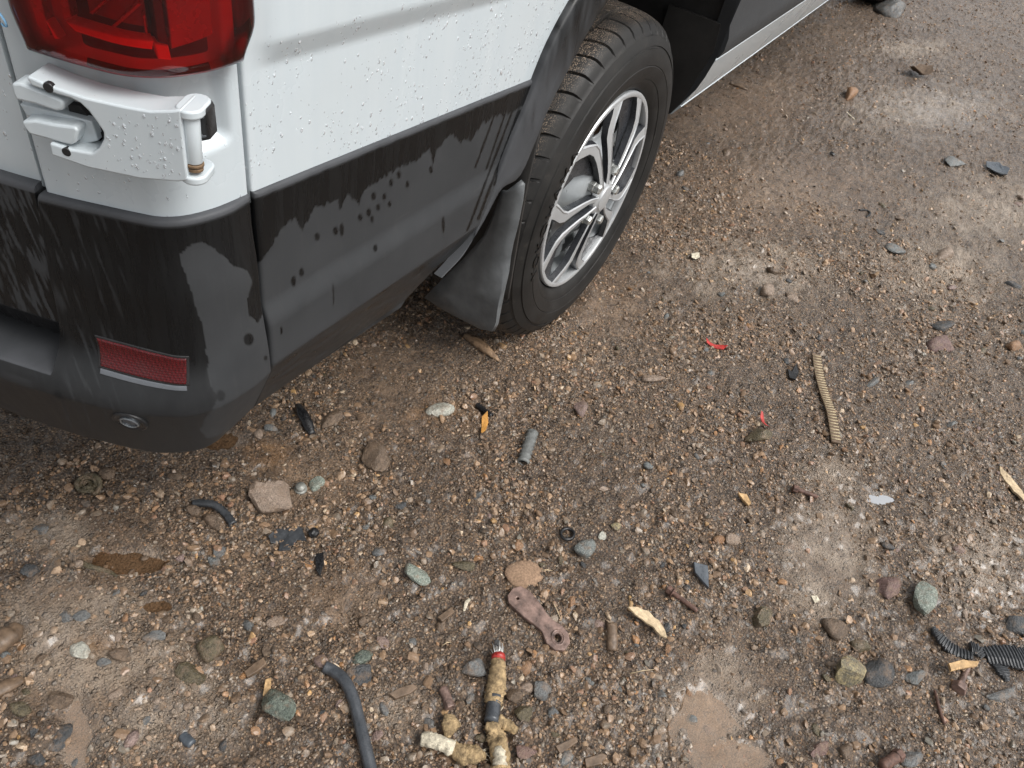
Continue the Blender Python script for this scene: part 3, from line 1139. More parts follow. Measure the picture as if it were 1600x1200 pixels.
lamp_piece('light_guide', [(104, 33), (120, 50), (238, 78), (240, 64)], M['lamplight'], 0.005, -0.008)
lamp_piece('light_guide', [(240, 66), (246, 91), (267, 93), (262, 70)], M['lamplight'], 0.006, -0.008)
lamp_piece('light_guide', [(70, 34), (84, 62), (91, 63), (74, 35)], M['lamplight'], 0.003, -0.006)
lamp_piece('reflector_bowl', [(34, 2), (52, 42), (72, 60), (62, 2)], M['lampgrey'], 0.000, -0.012, 0.35)
lamp_piece('reflector_bowl', [(272, 2), (276, 84), (346, 60), (350, 2)], M['lampgrey'], -0.004, -0.012, 0.35)
lamp_piece('divider', [(243, 2), (246, 66), (262, 70), (264, 2)], M['lampdark'], 0.004, -0.012, 0.35)
lamp_piece('light_guide', [(158, 2), (134, 24), (140, 26), (164, 2)], M['lampgrey'], 0.001, -0.006)
lamp_piece('light_guide', [(216, 8), (170, 44), (177, 47), (222, 10)], M['lampgrey'], 0.001, -0.006)
lamp_piece('light_guide', [(222, 26), (227, 56), (232, 54), (227, 24)], M['lampgrey'], 0.003, -0.006)
lamp_piece('reflector_bowl', [(82, 2), (92, 34), (104, 30), (100, 2)], M['lampgrey'], -0.001, -0.010, 0.35)
lamp_piece('reflector_bowl', [(120, 2), (124, 28), (236, 54), (238, 2)], M['lamprear'], -0.008, -0.013, 0.35)
# black rubber strip between lamp and door
_bs = S_L1 + 0.004


def strip_pos(A, B, off):
    z = 0.80 * (1 - B) + 1.5 * B
    s = _bs + (S_LEFT - 0.0 - _bs) * A
    return skin(s, z, -0.014 + off)


# ---- hinge
HA, HB = np.array([-1.118, 0.05]), np.array([-1.062, -0.06])
_hn = np.array([-(HB - HA)[1], (HB - HA)[0]])
_hn = _hn / np.linalg.norm(_hn)
if _hn[0] > 0:
    _hn = -_hn          # outward


def hpt(x, y, depth=0.0):
    """x, y in the 440x330 enlargement of the hinge; depth inwards from its front face"""
    return on_vplane(x * 0.275, y * 0.275, HA - _hn * depth, HB - _hn * depth)


def hfront(pts, d0):
    return [hpt(x, y, d0) for x, y in pts]


def hinge_solid(name, pts, d0, d1, mat, parent, bev=0.003, seg=3):
    f = hfront(pts, d0)
    sh = np.array([_hn[0], _hn[1], 0.0]) * (d1 - d0)
    me = prism(name, f, [p - sh for p in f])
    o = link(name, me, mat, parent)
    bevel_mod(o, bev, seg, 25)
    auto_smooth(o, 40)
    return o


arm = [(150, 430), (240, 470), (330, 505), (480, 555), (700, 605), (850, 632), (960, 630), (1030, 624), (1029, 660),
       (1030, 700), (1043, 820), (1058, 955), (1064, 990), (1062, 1029), (1010, 1035), (800, 1018), (500, 955), (290, 882), (278, 812),
       (400, 850), (520, 872), (560, 845), (588, 790), (585, 750), (545, 690), (500, 630), (455, 588), (400, 560), (330, 540), (180, 490), (155, 455)]
hinge = hinge_solid('door_hinge', arm, 0.0, 0.026, M['white'], van, 0.0022)
hinge['label'] = 'white cast door hinge with raindrops on it'
hinge_solid('hinge_strap', [(60, 475), (110, 470), (180, 500), (330, 560), (365, 585), (355, 630), (320, 635), (200, 595), (90, 570), (70, 530)], 0.0025, 0.020, M['white'], hinge, 0.002)
hinge_solid('hinge_strap', [(120, 690), (200, 684), (300, 705), (420, 720), (446, 745), (430, 815), (400, 828), (280, 795), (165, 765), (130, 720)], 0.002, 0.020, M['white'], hinge, 0.002)
hinge_solid('hinge_web', [(110, 590), (330, 640), (520, 690), (560, 800), (440, 830), (400, 700), (150, 660)], 0.013, 0.021, M['white'], hinge, 0.001)
hinge_solid('hinge_pocket', [(380, 585), (450, 600), (585, 770), (540, 860), (440, 820)], 0.0185, 0.0235, M['black'], hinge, 0.0005)


def hinge_cyl(name, x, y, r, d0, d1, mat, n=14):
    c = hpt(x, y, d0)
    ax = np.array([_hn[0], _hn[1], 0.0])
    t = np.array([-_hn[1], _hn[0], 0.0])
    ring = [c + r * (t * math.cos(2 * math.pi * k / n) + np.array([0, 0, 1]) * math.sin(2 * math.pi * k / n)) for k in range(n)]
    o = link(name, prism(name, ring, [p - ax * (d1 - d0) for p in ring]), mat, hinge)
    return auto_smooth(bevel_mod(o, 0.0006, 2), 40)


hinge_cyl('plug', 272, 500, 0.0036, -0.0003, 0.004, M['blackplastic'])
hinge_cyl('plug', 376, 866, 0.0034, -0.0003, 0.004, M['blackplastic'])
# pin
p_top, p_bot = hpt(1082, 622, 0.0085), hpt(1110, 985, 0.0085)
for nm, t0, t1, r, m in [('hinge_pin', 0.06, 0.80, 0.0060, M['white']), ('pin_ring', 0.81, 0.86, 0.0067, M['rustring']), ('pin_ring', 0.875, 0.93, 0.0061, M['rustring']),
                         ('pin_ring', -0.02, 0.05, 0.0065, M['rustring'])]:
    a, b = p_top + (p_bot - p_top) * t0, p_top + (p_bot - p_top) * t1
    bevel_mod(link(nm, tube_mesh(nm, [a, b], r, 18), m, hinge), 0.0006, 2)
# knuckles that hold the pin
_kd = (p_bot - p_top) / np.linalg.norm(p_bot - p_top)
for zt, zb, xc, yc in [(p_top[2] + 0.0022, p_top[2] - 0.0044, 1080, 622), (p_bot[2] + 0.0006, p_bot[2] - 0.0058, 1106, 985)]:
    c1, c2_ = hpt(xc, yc, 0.0092), hpt(xc, yc, 0.0092) - np.array([_hn[0], _hn[1], 0]) * 0.012
    base_a = math.atan2(_hn[1], _hn[0])
    ring = []
    for k in range(13):
        an = base_a - math.pi / 2 + math.pi * k / 12
        ring.append((c1[0] + 0.0094 * math.cos(an), c1[1] + 0.0094 * math.sin(an)))
    for k in range(13):
        an = base_a + math.pi / 2 + math.pi * k / 12
        ring.append((c2_[0] + 0.0094 * math.cos(an), c2_[1] + 0.0094 * math.sin(an)))
    kn = link('hinge_knuckle', prism('hinge_knuckle', [(x, y, zt) for x, y in ring], [(x, y, zb) for x, y in ring]), M['white'], hinge)
    auto_smooth(bevel_mod(kn, 0.0016, 3, 50), 40)
# black sensor block beside the pin, with its two white marks
blk = [(1128, 606), (1160, 612), (1178, 640), (1196, 795), (1142, 806), (1128, 700)]
hb = hinge_solid('contact_block', blk, 0.012, 0.026, M['blackplastic'], pillar, 0.0012)
for nm, poly in [('white_mark', [(1128, 643), (1156, 645), (1156, 655), (1140, 655), (1140, 660), (1158, 662), (1158, 674), (1130, 672)]),
                 ('white_mark', [(1144, 765), (1148, 765), (1150, 772), (1168, 770), (1170, 780), (1146, 784)])]:
    hinge_solid(nm, poly, 0.0112, 0.0125, M['greystrip'], hb, 0.0001, 1)
# cap on top of the hinge
for (x, y, r) in [(975, 512, 0.0065), (275, 380, 0.0062)]:
    c = hpt(x, y + 52, 0.011)
    ring = [c + np.array([math.cos(2 * math.pi * k / 18) * r, math.sin(2 * math.pi * k / 18) * r, 0]) for k in range(18)]
    ztop = max(v.co.z for v in hinge.data.vertices)

# ---- reflector and parking sensor in the bumper


def bumper_s(u, v):
    """s, z on the bumper skin under a pixel"""
    s = np.linspace(0.01, S_LEFT + 0.25, 420)[:, None]
    z = np.linspace(0.465, 0.74, 320)[None, :]
    S, Z = np.broadcast_arrays(s, z)
    P = skin(S.ravel(), Z.ravel(), prof_corner(Z.ravel(), S.ravel()))
    q = px_of(P)
    i = int(np.argmin(np.hypot(q[:, 0] - u, q[:, 1] - v)))
    return S.ravel()[i], Z.ravel()[i]


_rc = [bumper_s(*p) for p in [(152, 527), (157, 571), (292, 599), (291, 560)]]


def refl_pos(d, grow=0.0):
    def pos(A, B, off):
        tl, bl, br, tr = [np.array(p) for p in _rc]
        s = (tl[0] * (1 - A) + tr[0] * A) * B + (bl[0] * (1 - A) + br[0] * A) * (1 - B)
        z = (tl[1] * (1 - A) + tr[1] * A) * B + (bl[1] * (1 - A) + br[1] * A) * (1 - B)
        s = s + grow * (1 - 2 * A)
        z = z - grow * (1 - 2 * B)
        return skin(s, z, prof_corner(z, s) + d + off)
    return pos


def refl_len():
    tl, bl, br, tr = [np.array(p) for p in _rc]
    return abs(tl[0] - tr[0]), abs(tl[1] - bl[1])


_rl = refl_len()
rf = grid_panel('reflector', refl_pos(0.0022), max(_rl[0], 0.03), max(_rl[1], 0.015), 30, 10, M['reflector'], bumper, 0.0016, 0.01)
rf['label'] = 'dark red rectangular reflector set in the bumper'
grid_panel('reflector_surround', refl_pos(0.0008, 0.0022), max(_rl[0], 0.03), max(_rl[1], 0.015), 30, 10, M['blackplastic'], bumper, 0.001, 0.008)
# pale lower edge of the reflector pocket


def refl_edge_pos(A, B, off):
    tl, bl, br, tr = [np.array(p) for p in _rc]
    s = bl[0] * (1 - A) + br[0] * A
    z = bl[1] * (1 - A) + br[1] * A - 0.0024 - 0.0042 * (1 - B)
    return skin(s, z, prof_corner(z, s) + 0.0010 + 0.0016 * (1 - B) * 0 + off)


grid_panel('reflector_sill', refl_edge_pos, max(_rl[0], 0.03), 0.0058, 30, 3, M['greystrip'], bumper, 0.0006, 0.004)

ss, sz = bumper_s(203, 658)
c0 = skin(np.array([ss]), np.array([sz]), prof_corner(np.array([sz]), np.array([ss])))[0]
e1 = skin(np.array([ss + 0.004]), np.array([sz]), prof_corner(np.array([sz]), np.array([ss + 0.004])))[0] - c0
e2 = skin(np.array([ss]), np.array([sz + 0.004]), prof_corner(np.array([sz + 0.004]), np.array([ss])))[0] - c0
e1 /= np.linalg.norm(e1)
e2 = e2 - e1 * (e1 @ e2)
e2 /= np.linalg.norm(e2)
en = np.cross(e1, e2)
if en @ (CAM_POS - c0) < 0:
    en = -en


def disc_stack(name, prof, mat, parent, n=28):
    V, F = [], []
    for (r, h) in prof:
        for k in range(n):
            a = 2 * math.pi * k / n
            V.append(c0 + e1 * r * math.cos(a) * 1.12 + e2 * r * math.sin(a) + en * h)
    for i in range(len(prof) - 1):
        for k in range(n):
            F.append((i * n + k, i * n + (k + 1) % n, (i + 1) * n + (k + 1) % n, (i + 1) * n + k))
    F.append(tuple((len(prof) - 1) * n + k for k in range(n)))
    me = mesh_from(name, V, F)
    bm = bmesh.new()
    bm.from_mesh(me)
    bmesh.ops.recalc_face_normals(bm, faces=bm.faces)
    bm.to_mesh(me)
    bm.free()
    return auto_smooth(link(name, me, mat, parent), 40)


disc_stack('parking_sensor', [(0.0150, -0.004), (0.0150, 0.0012), (0.0135, 0.0022), (0.0118, 0.0014), (0.0105, 0.0010)], M['blackplastic'], bumper)
disc_stack('sensor_ring', [(0.0086, 0.000), (0.0086, 0.0022), (0.0076, 0.0030), (0.0066, 0.0022), (0.0066, 0.0008)], M['chrome'], bumper)
disc_stack('sensor_face', [(0.0065, 0.0005), (0.0060, 0.0016), (0.002, 0.0019)], M['slate'], bumper)

# ---- wheel arch flare behind the wheel
FL_R = [(954, 0), (918, 57), (889, 114), (873, 144), (856, 180), (835, 232), (813, 281), (786, 303), (774, 326), (757, 364), (730, 398), (706, 424), (690, 435)]


def resample(P, n):
    P = np.asarray(P, float)
    d = np.concatenate([[0], np.cumsum(np.linalg.norm(P[1:] - P[:-1], axis=1))])
    t = np.linspace(0, d[-1], n)
    return np.stack([np.interp(t, d, P[:, k]) for k in range(P.shape[1])], 1)


L3 = [on_axis(u, v, 1, -0.0505) for u, v in FL_L]
R3 = [on_axis(u, v, 1, -0.060) for u, v in FL_R]
L3 = [np.array(p) for p in [(0.25, -0.0505, 0.985), (0.0, -0.0505, 1.03), (-0.2, -0.0505, 0.98), (-0.33, -0.0505, 0.885)]] + L3
R3 = [np.array(p) for p in [(0.22, -0.060, 0.90), (0.0, -0.060, 0.935), (-0.14, -0.060, 0.91), (-0.24, -0.060, 0.86)]] + R3
NN = 90
Lr = resample(catmull(L3, 6), NN)
Rr = resample(catmull(R3, 6), NN)
rows = []
for t, dy in [(0.0, 0.010), (0.0, 0.0), (0.06, -0.0035), (0.35, -0.0015), (0.7, 0.0), (0.93, 0.0), (1.0, 0.003), (1.0, 0.016), (0.99, 0.045)]:
    wE = smooth01((1 - np.linspace(0, 1, NN)) / 0.22)[:, None]
    r_ = Lr + (Rr - Lr) * t * (0.12 + 0.88 * wE)
    r_ = r_ + np.array([[0, dy, 0]]) * (0.3 + 0.7 * wE)
    rows.append(r_)
G = np.stack(rows, 1)
ni, nj = G.shape[:2]
idx = np.arange(ni * nj).reshape(ni, nj)
fF = np.stack([idx[:-1, :-1], idx[1:, :-1], idx[1:, 1:], idx[:-1, 1:]], -1).reshape(-1, 4)
fme = np_mesh('arch_flare', G.reshape(-1, 3), fF)
_pf = G.reshape(-1, 3)
_pq = px_of(_pf)
add_attr(fme, 'wet', np.clip(0.25 + 1.6 * vnoise(_pf[:, 0] * 160 + _pf[:, 2] * 30, _pf[:, 2] * 14, 81) + np.clip((110 - _pq[:, 1]) / 120, -1.8, 0.4), 0, 1))
add_attr(fme, 'edge_light', np.clip((_pq[:, 1] - 40) / 160, 0, 0.55))  # paler lower flare: dry plastic plus light painted on its upturned face
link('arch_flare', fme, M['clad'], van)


# ---- front edge of the wheel arch, cladding ahead of it, white sill
def strip_solid(name, left, right, mat, parent, depth=(0.0, 0.025, 0.0), n=40):
    l_, r_ = resample(left, n), resample(right, n)
    dv = np.array(depth)
    rows = [l_ + dv, l_, l_ * 0.5 + r_ * 0.5 + np.array([0, -0.0008, 0]), r_, r_ + dv]
    G = np.stack(rows, 1)
    idx = np.arange(n * 5).reshape(n, 5)
    F = np.stack([idx[:-1, :-1], idx[1:, :-1], idx[1:, 1:], idx[:-1, 1:]], -1).reshape(-1, 4)
    me = np_mesh(name, G.reshape(-1, 3), F)
    bm = bmesh.new()
    bm.from_mesh(me)
    bmesh.ops.recalc_face_normals(bm, faces=bm.faces)
    bm.to_mesh(me)
    bm.free()
    return auto_smooth(link(name, me, mat, parent), 40)


lipL = [(0.22, -0.055, 0.90), (0.33, -0.055, 0.82), (0.405, -0.052, 0.735)] + [tuple(on_axis(u, v, 0, 0.425)) for u, v in [(1141, 0), (1129, 41), (1115, 72), (1096, 109), (1081, 139), (1046, 172)]]
lipR = [(0.25, -0.055, 0.985), (0.40, -0.055, 0.86), (0.425, -0.053, 0.745)] + [tuple(on_axis(u, v, 0, 0.405)) for u, v in [(1154, 0), (1139, 41), (1121, 88), (1103, 119), (1087, 141), (1047, 178)]]
strip_solid('arch_front_edge', lipL, lipR, M['clad'], van, (0.004, 0.03, 0))


def sweep_x(name, prof, x0, x1, mat, parent, n=40):
    xs = np.linspace(0, 1, n + 1)
    V, F = [], []
    m = len(prof)
    for t in xs:
        for (y, z, xa) in prof:
            V.append((x0 + xa + (x1 - x0 - xa) * t, y, z))
    for i in range(n):
        for j in range(m - 1):
            F.append((i * m + j, (i + 1) * m + j, (i + 1) * m + j + 1, i * m + j + 1))
    F.append(tuple(range(m)))
    F.append(tuple(n * m + j for j in range(m - 1, -1, -1)))
    me = mesh_from(name, V, F)
    bm = bmesh.new()
    bm.from_mesh(me)
    bmesh.ops.recalc_face_normals(bm, faces=bm.faces)
    bm.to_mesh(me)
    bm.free()
    return auto_smooth(link(name, me, mat, parent), 30)


sweep_x('front_cladding', [(0.02, 0.74, 0.03), (-0.044, 0.74, 0.03), (-0.049, 0.734, 0.03), (-0.048, 0.62, 0.0), (-0.0555, 0.595, 0.0), (-0.0555, 0.566, 0.0), (-0.047, 0.5475, 0.0), (0.02, 0.5475, 0.0)],
        0.415, 3.60, M['clad'], van)
sweep_x('white_sill', [(0.02, 0.5445, 0.0), (-0.042, 0.5445, 0.0), (-0.0445, 0.541, 0.0), (-0.012, 0.4375, 0.0), (-0.0035, 0.4190, 0.0), (-0.0005, 0.4180, 0.0), (0.0005, 0.4165, 0.0), (-0.003, 0.4140, 0.0),
                       (0.014, 0.3900, 0.0), (0.018, 0.3870, 0.0), (0.04, 0.387, 0.0), (0.05, 0.42, 0.0)], 0.416, 3.60, M['white'], van)
link('sill_end_cap', prism('sill_end_cap', [(0.404, -0.036, 0.56), (0.404, -0.004, 0.432), (0.404, 0.020, 0.388), (0.404, 0.10, 0.388), (0.404, 0.10, 0.62), (0.404, -0.03, 0.62)], [(0.4145, -0.036, 0.56), (0.4145, -0.004, 0.432), (0.4145, 0.020, 0.388), (0.4145, 0.10, 0.388), (0.4145, 0.10, 0.62), (0.4145, -0.03, 0.62)]), M['liner'], van)
sweep_x('front_side_panel', [(0.0, 1.02, 0.0), (-0.038, 1.02, 0.0), (-0.040, 0.90, 0.0), (-0.040, 0.7425, 0.06), (0.0, 0.7425, 0.06)], 0.40, 3.66, M['white'], van)

# ---- mud flap
flapL = [(789, 300), (772, 334), (757, 371), (727, 404), (682, 440), (660, 467)]
mf_left = [(660, 467), (688, 440), (727, 400), (757, 368), (772, 334), (789, 300)]
X_F = -0.445
flap_rows = [  # from the top down: inner point, crease, outer edge
    ((786, 297), (792, 298), (814, 281)), ((778, 318), (789, 303), (820, 288)), ((770, 340), (785, 325), (817, 315)), ((757, 368), (778, 360), (810, 350)), ((727, 402), (772, 390), (802, 381)),
    ((700, 428), (778, 405), (798, 405)), ((680, 448), (785, 424), (795, 422)), ((664, 464), (782, 455), (786, 457)), ((690, 481), (777, 480), (781, 482)), ((712, 493), (774, 503), (777, 504)), ((752, 513), (768, 516), (771, 516))]
fv, ff = [], []
for (a, b, c_) in flap_rows:
    pa, pb, pc = on_axis(*a, 0, X_F), on_axis(*b, 0, X_F - 0.004), on_axis(*c_, 0, X_F + 0.006)
    for t in (0, 0.33, 0.66):
        fv.append(pa * (1 - t) + pb * t)
    fv.append(pb)
    fv.append(pb * 0.5 + pc * 0.5)
    fv.append(pc)
for i in range(len(flap_rows) - 1):
    for j in range(5):
        ff.append((i * 6 + j, i * 6 + j + 1, (i + 1) * 6 + j + 1, (i + 1) * 6 + j))
mf = link('mud_flap', mesh_from('mud_flap', fv, ff), M['flap'], van)
sm = mf.modifiers.new('solidify', 'SOLIDIFY')
sm.thickness = 0.006
sm.offset = 0
auto_smooth(mf, 75)
_mw = []
for v in mf.data.vertices:
    _mw.append(0.25)
add_attr(mf.data, 'wet', np.array(_mw))
mf['label'] = 'scuffed dark grey mud flap behind the wheel'

# ---- arch liner
lin = [(-0.405, 0.30), (-0.412, 0.42), (-0.418, 0.56), (-0.405, 0.70), (-0.345, 0.83), (-0.22, 0.92), (0.0, 0.95), (0.22, 0.92), (0.36, 0.83), (0.425, 0.70), (0.435, 0.56), (0.43, 0.40)]
lin = resample(catmull([(a, b) for a, b in lin], 5), 60)
LV, LF = [], []
ys = [-0.040, -0.02, 0.02, 0.08, 0.16, 0.28, 0.42]
for (x, z) in lin:
    for y in ys:
        tuck = 0.0
        if z < 0.62 and x > 0:
            tuck = 0.055 * smooth01((0.60 - z) / 0.2)      # follows the sill inwards
        LV.append((x + 0.012 * math.sin(6 * y + z * 9) * (1 if x > 0 else 0.3), max(y, -0.040 + tuck), z))
m_ = len(ys)
for i in range(len(lin) - 1):
    for j in range(m_ - 1):
        LF.append((i * m_ + j, (i + 1) * m_ + j, (i + 1) * m_ + j + 1, i * m_ + j + 1))
ln = link('arch_liner', mesh_from('arch_liner', LV, LF), M['liner'], van)
_s = ln.modifiers.new('solidify', 'SOLIDIFY')
_s.thickness = 0.006
auto_smooth(ln, 50)
# back wall of the arch
link('arch_back_wall', box_mesh('arch_back_wall', (-0.47, 0.425, 0.42), (0.44, 0.44, 0.96)), M['black'], van)


# ---- underbody and upper shell
def boxes(name, bl, mat, parent):
    V, F = [], []
    for lo, hi in bl:
        me = box_mesh('t', lo, hi)
        b = len(V)
        V += [tuple(v.co) for v in me.vertices]
        F += [tuple(b + i for i in p.vertices) for p in me.polygons]
        bpy.data.meshes.remove(me)
    return link(name, mesh_from(name, V, F, False), mat, parent)


boxes('underbody', [((-1.02, 0.03, 0.47), (-0.48, 1.90, 1.015)), ((0.452, 0.06, 0.43), (3.66, 1.87, 1.015)), ((-0.479, 0.45, 0.48), (0.451, 1.48, 1.014)),
                    ((-0.478, -0.02, 0.965), (0.450, 0.449, 1.013)), ((-0.478, 1.481, 0.965), (0.450, 1.94, 1.013)), ((3.661, 0.35, 0.40), (5.1, 1.58, 1.012)),
                    ((-0.98, -0.026, 0.58), (-0.49, 0.029, 1.011)), ((0.46, -0.03, 0.56), (3.65, 0.059, 1.010))], M['black'], van)
boxes('rear_axle', [((-0.05, 0.2, 0.29), (0.05, 1.75, 0.38)), ((-0.25, 0.5, 0.33), (-0.17, 1.4, 0.40))], M['black'], van)
boxes('exhaust_silencer', [((-0.95, 0.75, 0.36), (-0.55, 1.25, 0.475))], M['steel'], van)
up = [(-1.03, 1.02), (-1.13, 1.022), (-1.12, 2.25), (-1.02, 2.36), (3.5, 2.36), (3.8, 2.25), (4.55, 1.50), (5.32, 1.22), (5.40, 0.9), (5.40, 0.45), (4.66, 0.45), (4.61, 0.62), (4.46, 0.80), (4.20, 0.88), (3.92, 0.80), (3.76, 0.6), (3.67, 0.45), (3.665, 1.02)]
me = prism('body_shell', [(x, -0.034, z) for x, z in up], [(x, 1.974, z) for x, z in up])
body = bevel_mod(link('body_shell', me, M['white'], van), 0.03, 3, 40)
# other side and left half of the rear, plain panels
boxes('left_side_panel', [((-1.0, 1.955, 0.74), (-0.5, 1.985, 1.02)), ((0.45, 1.955, 0.50), (3.66, 1.985, 1.02)), ((-0.5, 1.955, 0.95), (0.45, 1.985, 1.02))], M['white'], van)
boxes('left_side_cladding', [((-1.03, 1.95, 0.47), (-0.5, 1.985, 0.737))], M['clad'], van)


def left_rear(z0, z1, offv):
    def pos(A, B, off):
        s = S_MID + 0.004 + (s_at_y(0.94) * 0 + float(np.interp(1.96, PATH[PS > S_MID][:, 1].clip(0, 1.9899), PS[PS > S_MID])) - S_MID) * A
        return skin(s, z0 * (1 - B) + z1 * B, offv + off)
    return pos


ld = grid_panel('left_rear_door', left_rear(0.745, 1.9, -0.011), 0.95, 1.15, 30, 20, M['white'], van, 0.003, 0.014)
grid_panel('door_cladding', left_rear(0.604, 0.7415, 0.0), 0.95, 0.147, 30, 6, M['clad'], ld, 0.003, 0.02)
grid_panel('left_bumper', left_rear(0.459, 0.562, 0.025), 0.95, 0.1, 30, 8, M['clad'], van, 0.004, 0.06)

# ---- blue printed mark on the door beside the lamp
bl = []
for u, v in [(-6, 14), (2, 24), (8, 33), (11, 42), (6, 41), (2, 36)]:
    bl.append(on_vplane(u, v, (-1.105, 0.06), (-1.118, 0.10)))
_bn = np.array([-1.0, -0.33, 0]) / math.hypot(1, 0.33)
mid = bl
link('printed_mark', tube_mesh('printed_mark', [p for p in bl], 0.0010, 6, flat=0.3), M['blue'], door)


# ---- rain drops on the white paint (too many to count: one part)
def drops(name, pts, nrms, radii, parent, down=None):
    V, F = [], []
    seg = 8
    for p, n, r in zip(pts, nrms, radii):
        n = Vector(n).normalized()
        dz = Vector((0, 0, 1)) - n * n.z
        dz = dz.normalized() if dz.length > 1e-4 else Vector((1, 0, 0))
        t = n.cross(dz)
        st = random.uniform(1.0, 1.9)
        b = len(V)
        for (rr, hh) in ((1.0, -0.08), (0.92, 0.30), (0.6, 0.55)):
            for k in range(seg):
                a = 2 * math.pi * k / seg
                V.append(Vector(p) + (t * math.cos(a) + dz * math.sin(a) * st) * rr * r + n * hh * r)
        V.append(Vector(p) + n * 0.64 * r)
        for i in range(2):
            for k in range(seg):
                k2 = (k + 1) % seg
                F.append((b + i * seg + k, b + i * seg + k2, b + (i + 1) * seg + k2, b + (i + 1) * seg + k))
        for k in range(seg):
            F.append((b + 2 * seg + k, b + 2 * seg + (k + 1) % seg, b + 3 * seg))
    o = link(name, mesh_from(name, V, F), M['drop'], parent)
    o['kind'] = 'stuff'
    return o


random.seed(4)
rng = np.random.default_rng(4)


def surf_drops(posf, n, amask, rmin, rmax, parent, name='rain_drops'):
    pts, nr, rr = [], [], []
    tries = 0
    while len(pts) < n and tries < n * 20:
        tries += 1
        a, b = rng.random(), rng.random()
        if rng.random() > amask(a, b):
            continue
        A = np.array([[a, a + 0.003, a]])
        B = np.array([[b, b, b + 0.003]])
        P = posf(A, B, np.zeros((1, 3)))[0]
        nn = np.cross(P[1] - P[0], P[2] - P[0])
        if nn @ (CAM_POS - P[0]) < 0:
            nn = -nn
        pts.append(P[0])
        nr.append(nn)
        rr.append(rmin + (rmax - rmin) * rng.random() ** 3)
    return drops(name, pts, nr, rr, parent)


surf_drops(side_white_pos, 900, lambda a, b: 0.05 + 0.95 * (b < 0.5) * (0.25 + 0.75 * (vnoise(a * 9, b * 6, 91) > -0.05)), 0.0005, 0.0016, side_panel)
surf_drops(pillar_pos, 60, lambda a, b: float(b < 0.3), 0.0006, 0.0015, pillar)
surf_drops(door_white_pos, 60, lambda a, b: float(b < 0.15 and a < 0.3), 0.0006, 0.0018, door)
hp, hn_, hr = [], [], []
for k in range(90):
    x, y = rng.uniform(600, 1040), rng.uniform(650, 1000)
    if y < 600 + (x - 600) * 0.05 or y > 960 + (x - 600) * 0.12:
        continue
    hp.append(hpt(x, y, 0.0))
    hn_.append((_hn[0], _hn[1], 0))
    hr.append(0.0005 + 0.0010 * rng.random() ** 2)
drops('rain_drops', hp, hn_, hr, hinge)


# ------------------------------------------------------------------ wheels (local: axle along Y, outer face towards -Y)
def lathe(name, prof, n=96, mat=None, parent=None):
    V, F = [], []
    for k in range(n):
        a = 2 * math.pi * k / n
        for (r, y) in prof:
            V.append((r * math.cos(a), y, r * math.sin(a)))
    m = len(prof)
    for k in range(n):
        k2 = (k + 1) % n
        for j in range(m - 1):
            F.append((k * m + j, k * m + j + 1, k2 * m + j + 1, k2 * m + j))
    me = mesh_from(name, V, F)
    bm = bmesh.new()
    bm.from_mesh(me)
    bmesh.ops.recalc_face_normals(bm, faces=bm.faces)
    bm.to_mesh(me)
    bm.free()
    return auto_smooth(link(name, me, mat, parent), 35)


AXLE = 0.337
wheel = lathe('wheel', [(0.2195, 0.004), (0.2150, 0.008), (0.2030, 0.016), (0.1960, 0.035), (0.1900, 0.06), (0.188, 0.15), (0.2195, 0.19), (0.2195, 0.185)], 96, M['steel'], van)
wheel['label'] = 'rear wheel with silver ten-spoke cover'
wheel.location = (0, 0, AXLE)

# tyre
half = [(0.2215, 0.0035), (0.2265, -0.0020), (0.2350, -0.0075), (0.2450, -0.0120), (0.2470, -0.0120), (0.2475, -0.0135), (0.2600, -0.0172), (0.2720, -0.0190), (0.2735, -0.0178), (0.2750, -0.0190), (0.2880, -0.0185),
        (0.2990, -0.0160), (0.3040, -0.0145), (0.3050, -0.0118), (0.3085, -0.0105), (0.3095, -0.0125), (0.3160, -0.0095), (0.3250, -0.0045), (0.3265, -0.0015), (0.3320, 0.0020), (0.3390, 0.0065), (0.3450, 0.0130), (0.3490, 0.0210), (0.3520, 0.0310), (0.3540, 0.0420),
        (0.3550, 0.0520), (0.3470, 0.0535), (0.3470, 0.0605), (0.3555, 0.0620), (0.3562, 0.0780), (0.3565, 0.0900), (0.3480, 0.0915), (0.3480, 0.0975)]
prof = half + [(r, 0.195 - y) for (r, y) in reversed(half[:-1])]
NP = 54
fr = [0.0, 0.035, 0.125, 0.16, 0.44, 0.72]
tV, tF = [], []
angs = []
for p in range(NP):
    for f_ in fr:
        angs.append((p + f_) / NP * 2 * math.pi)
mprof = len(prof)
for ai, a in enumerate(angs):
    col = ai % 6
    for (r, y) in prof:
        yy = min(y, 0.195 - y)
        aa = a
        if r > 0.325:
            aa = a + 0.9 * max(0, yy + 0.002) + 9.0 * max(0, yy - 0.006) ** 2
        dr = 0.0
        if col in (1, 2) and 0.3280 < r < 0.3565:
            dr = -0.0065 if yy > 0.0045 else -0.003
        tV.append(((r + dr) * math.cos(aa), y, (r + dr) * math.sin(aa)))
na = len(angs)
for k in range(na):
    k2 = (k + 1) % na
    for j in range(mprof - 1):
        tF.append((k * mprof + j, k * mprof + j + 1, k2 * mprof + j + 1, k2 * mprof + j))
tv = np.array(tV)
low = np.clip(-0.333 - tv[:, 2], 0, 1)
tv[:, 2] = np.maximum(tv[:, 2], -0.3345)
tv[:, 1] += np.where(tv[:, 1] < 0.0975, -1, 1) * low * 0.35
tme = np_mesh('tyre', tv, np.array(tF))
rr_ = np.hypot(tv[:, 0], tv[:, 2])
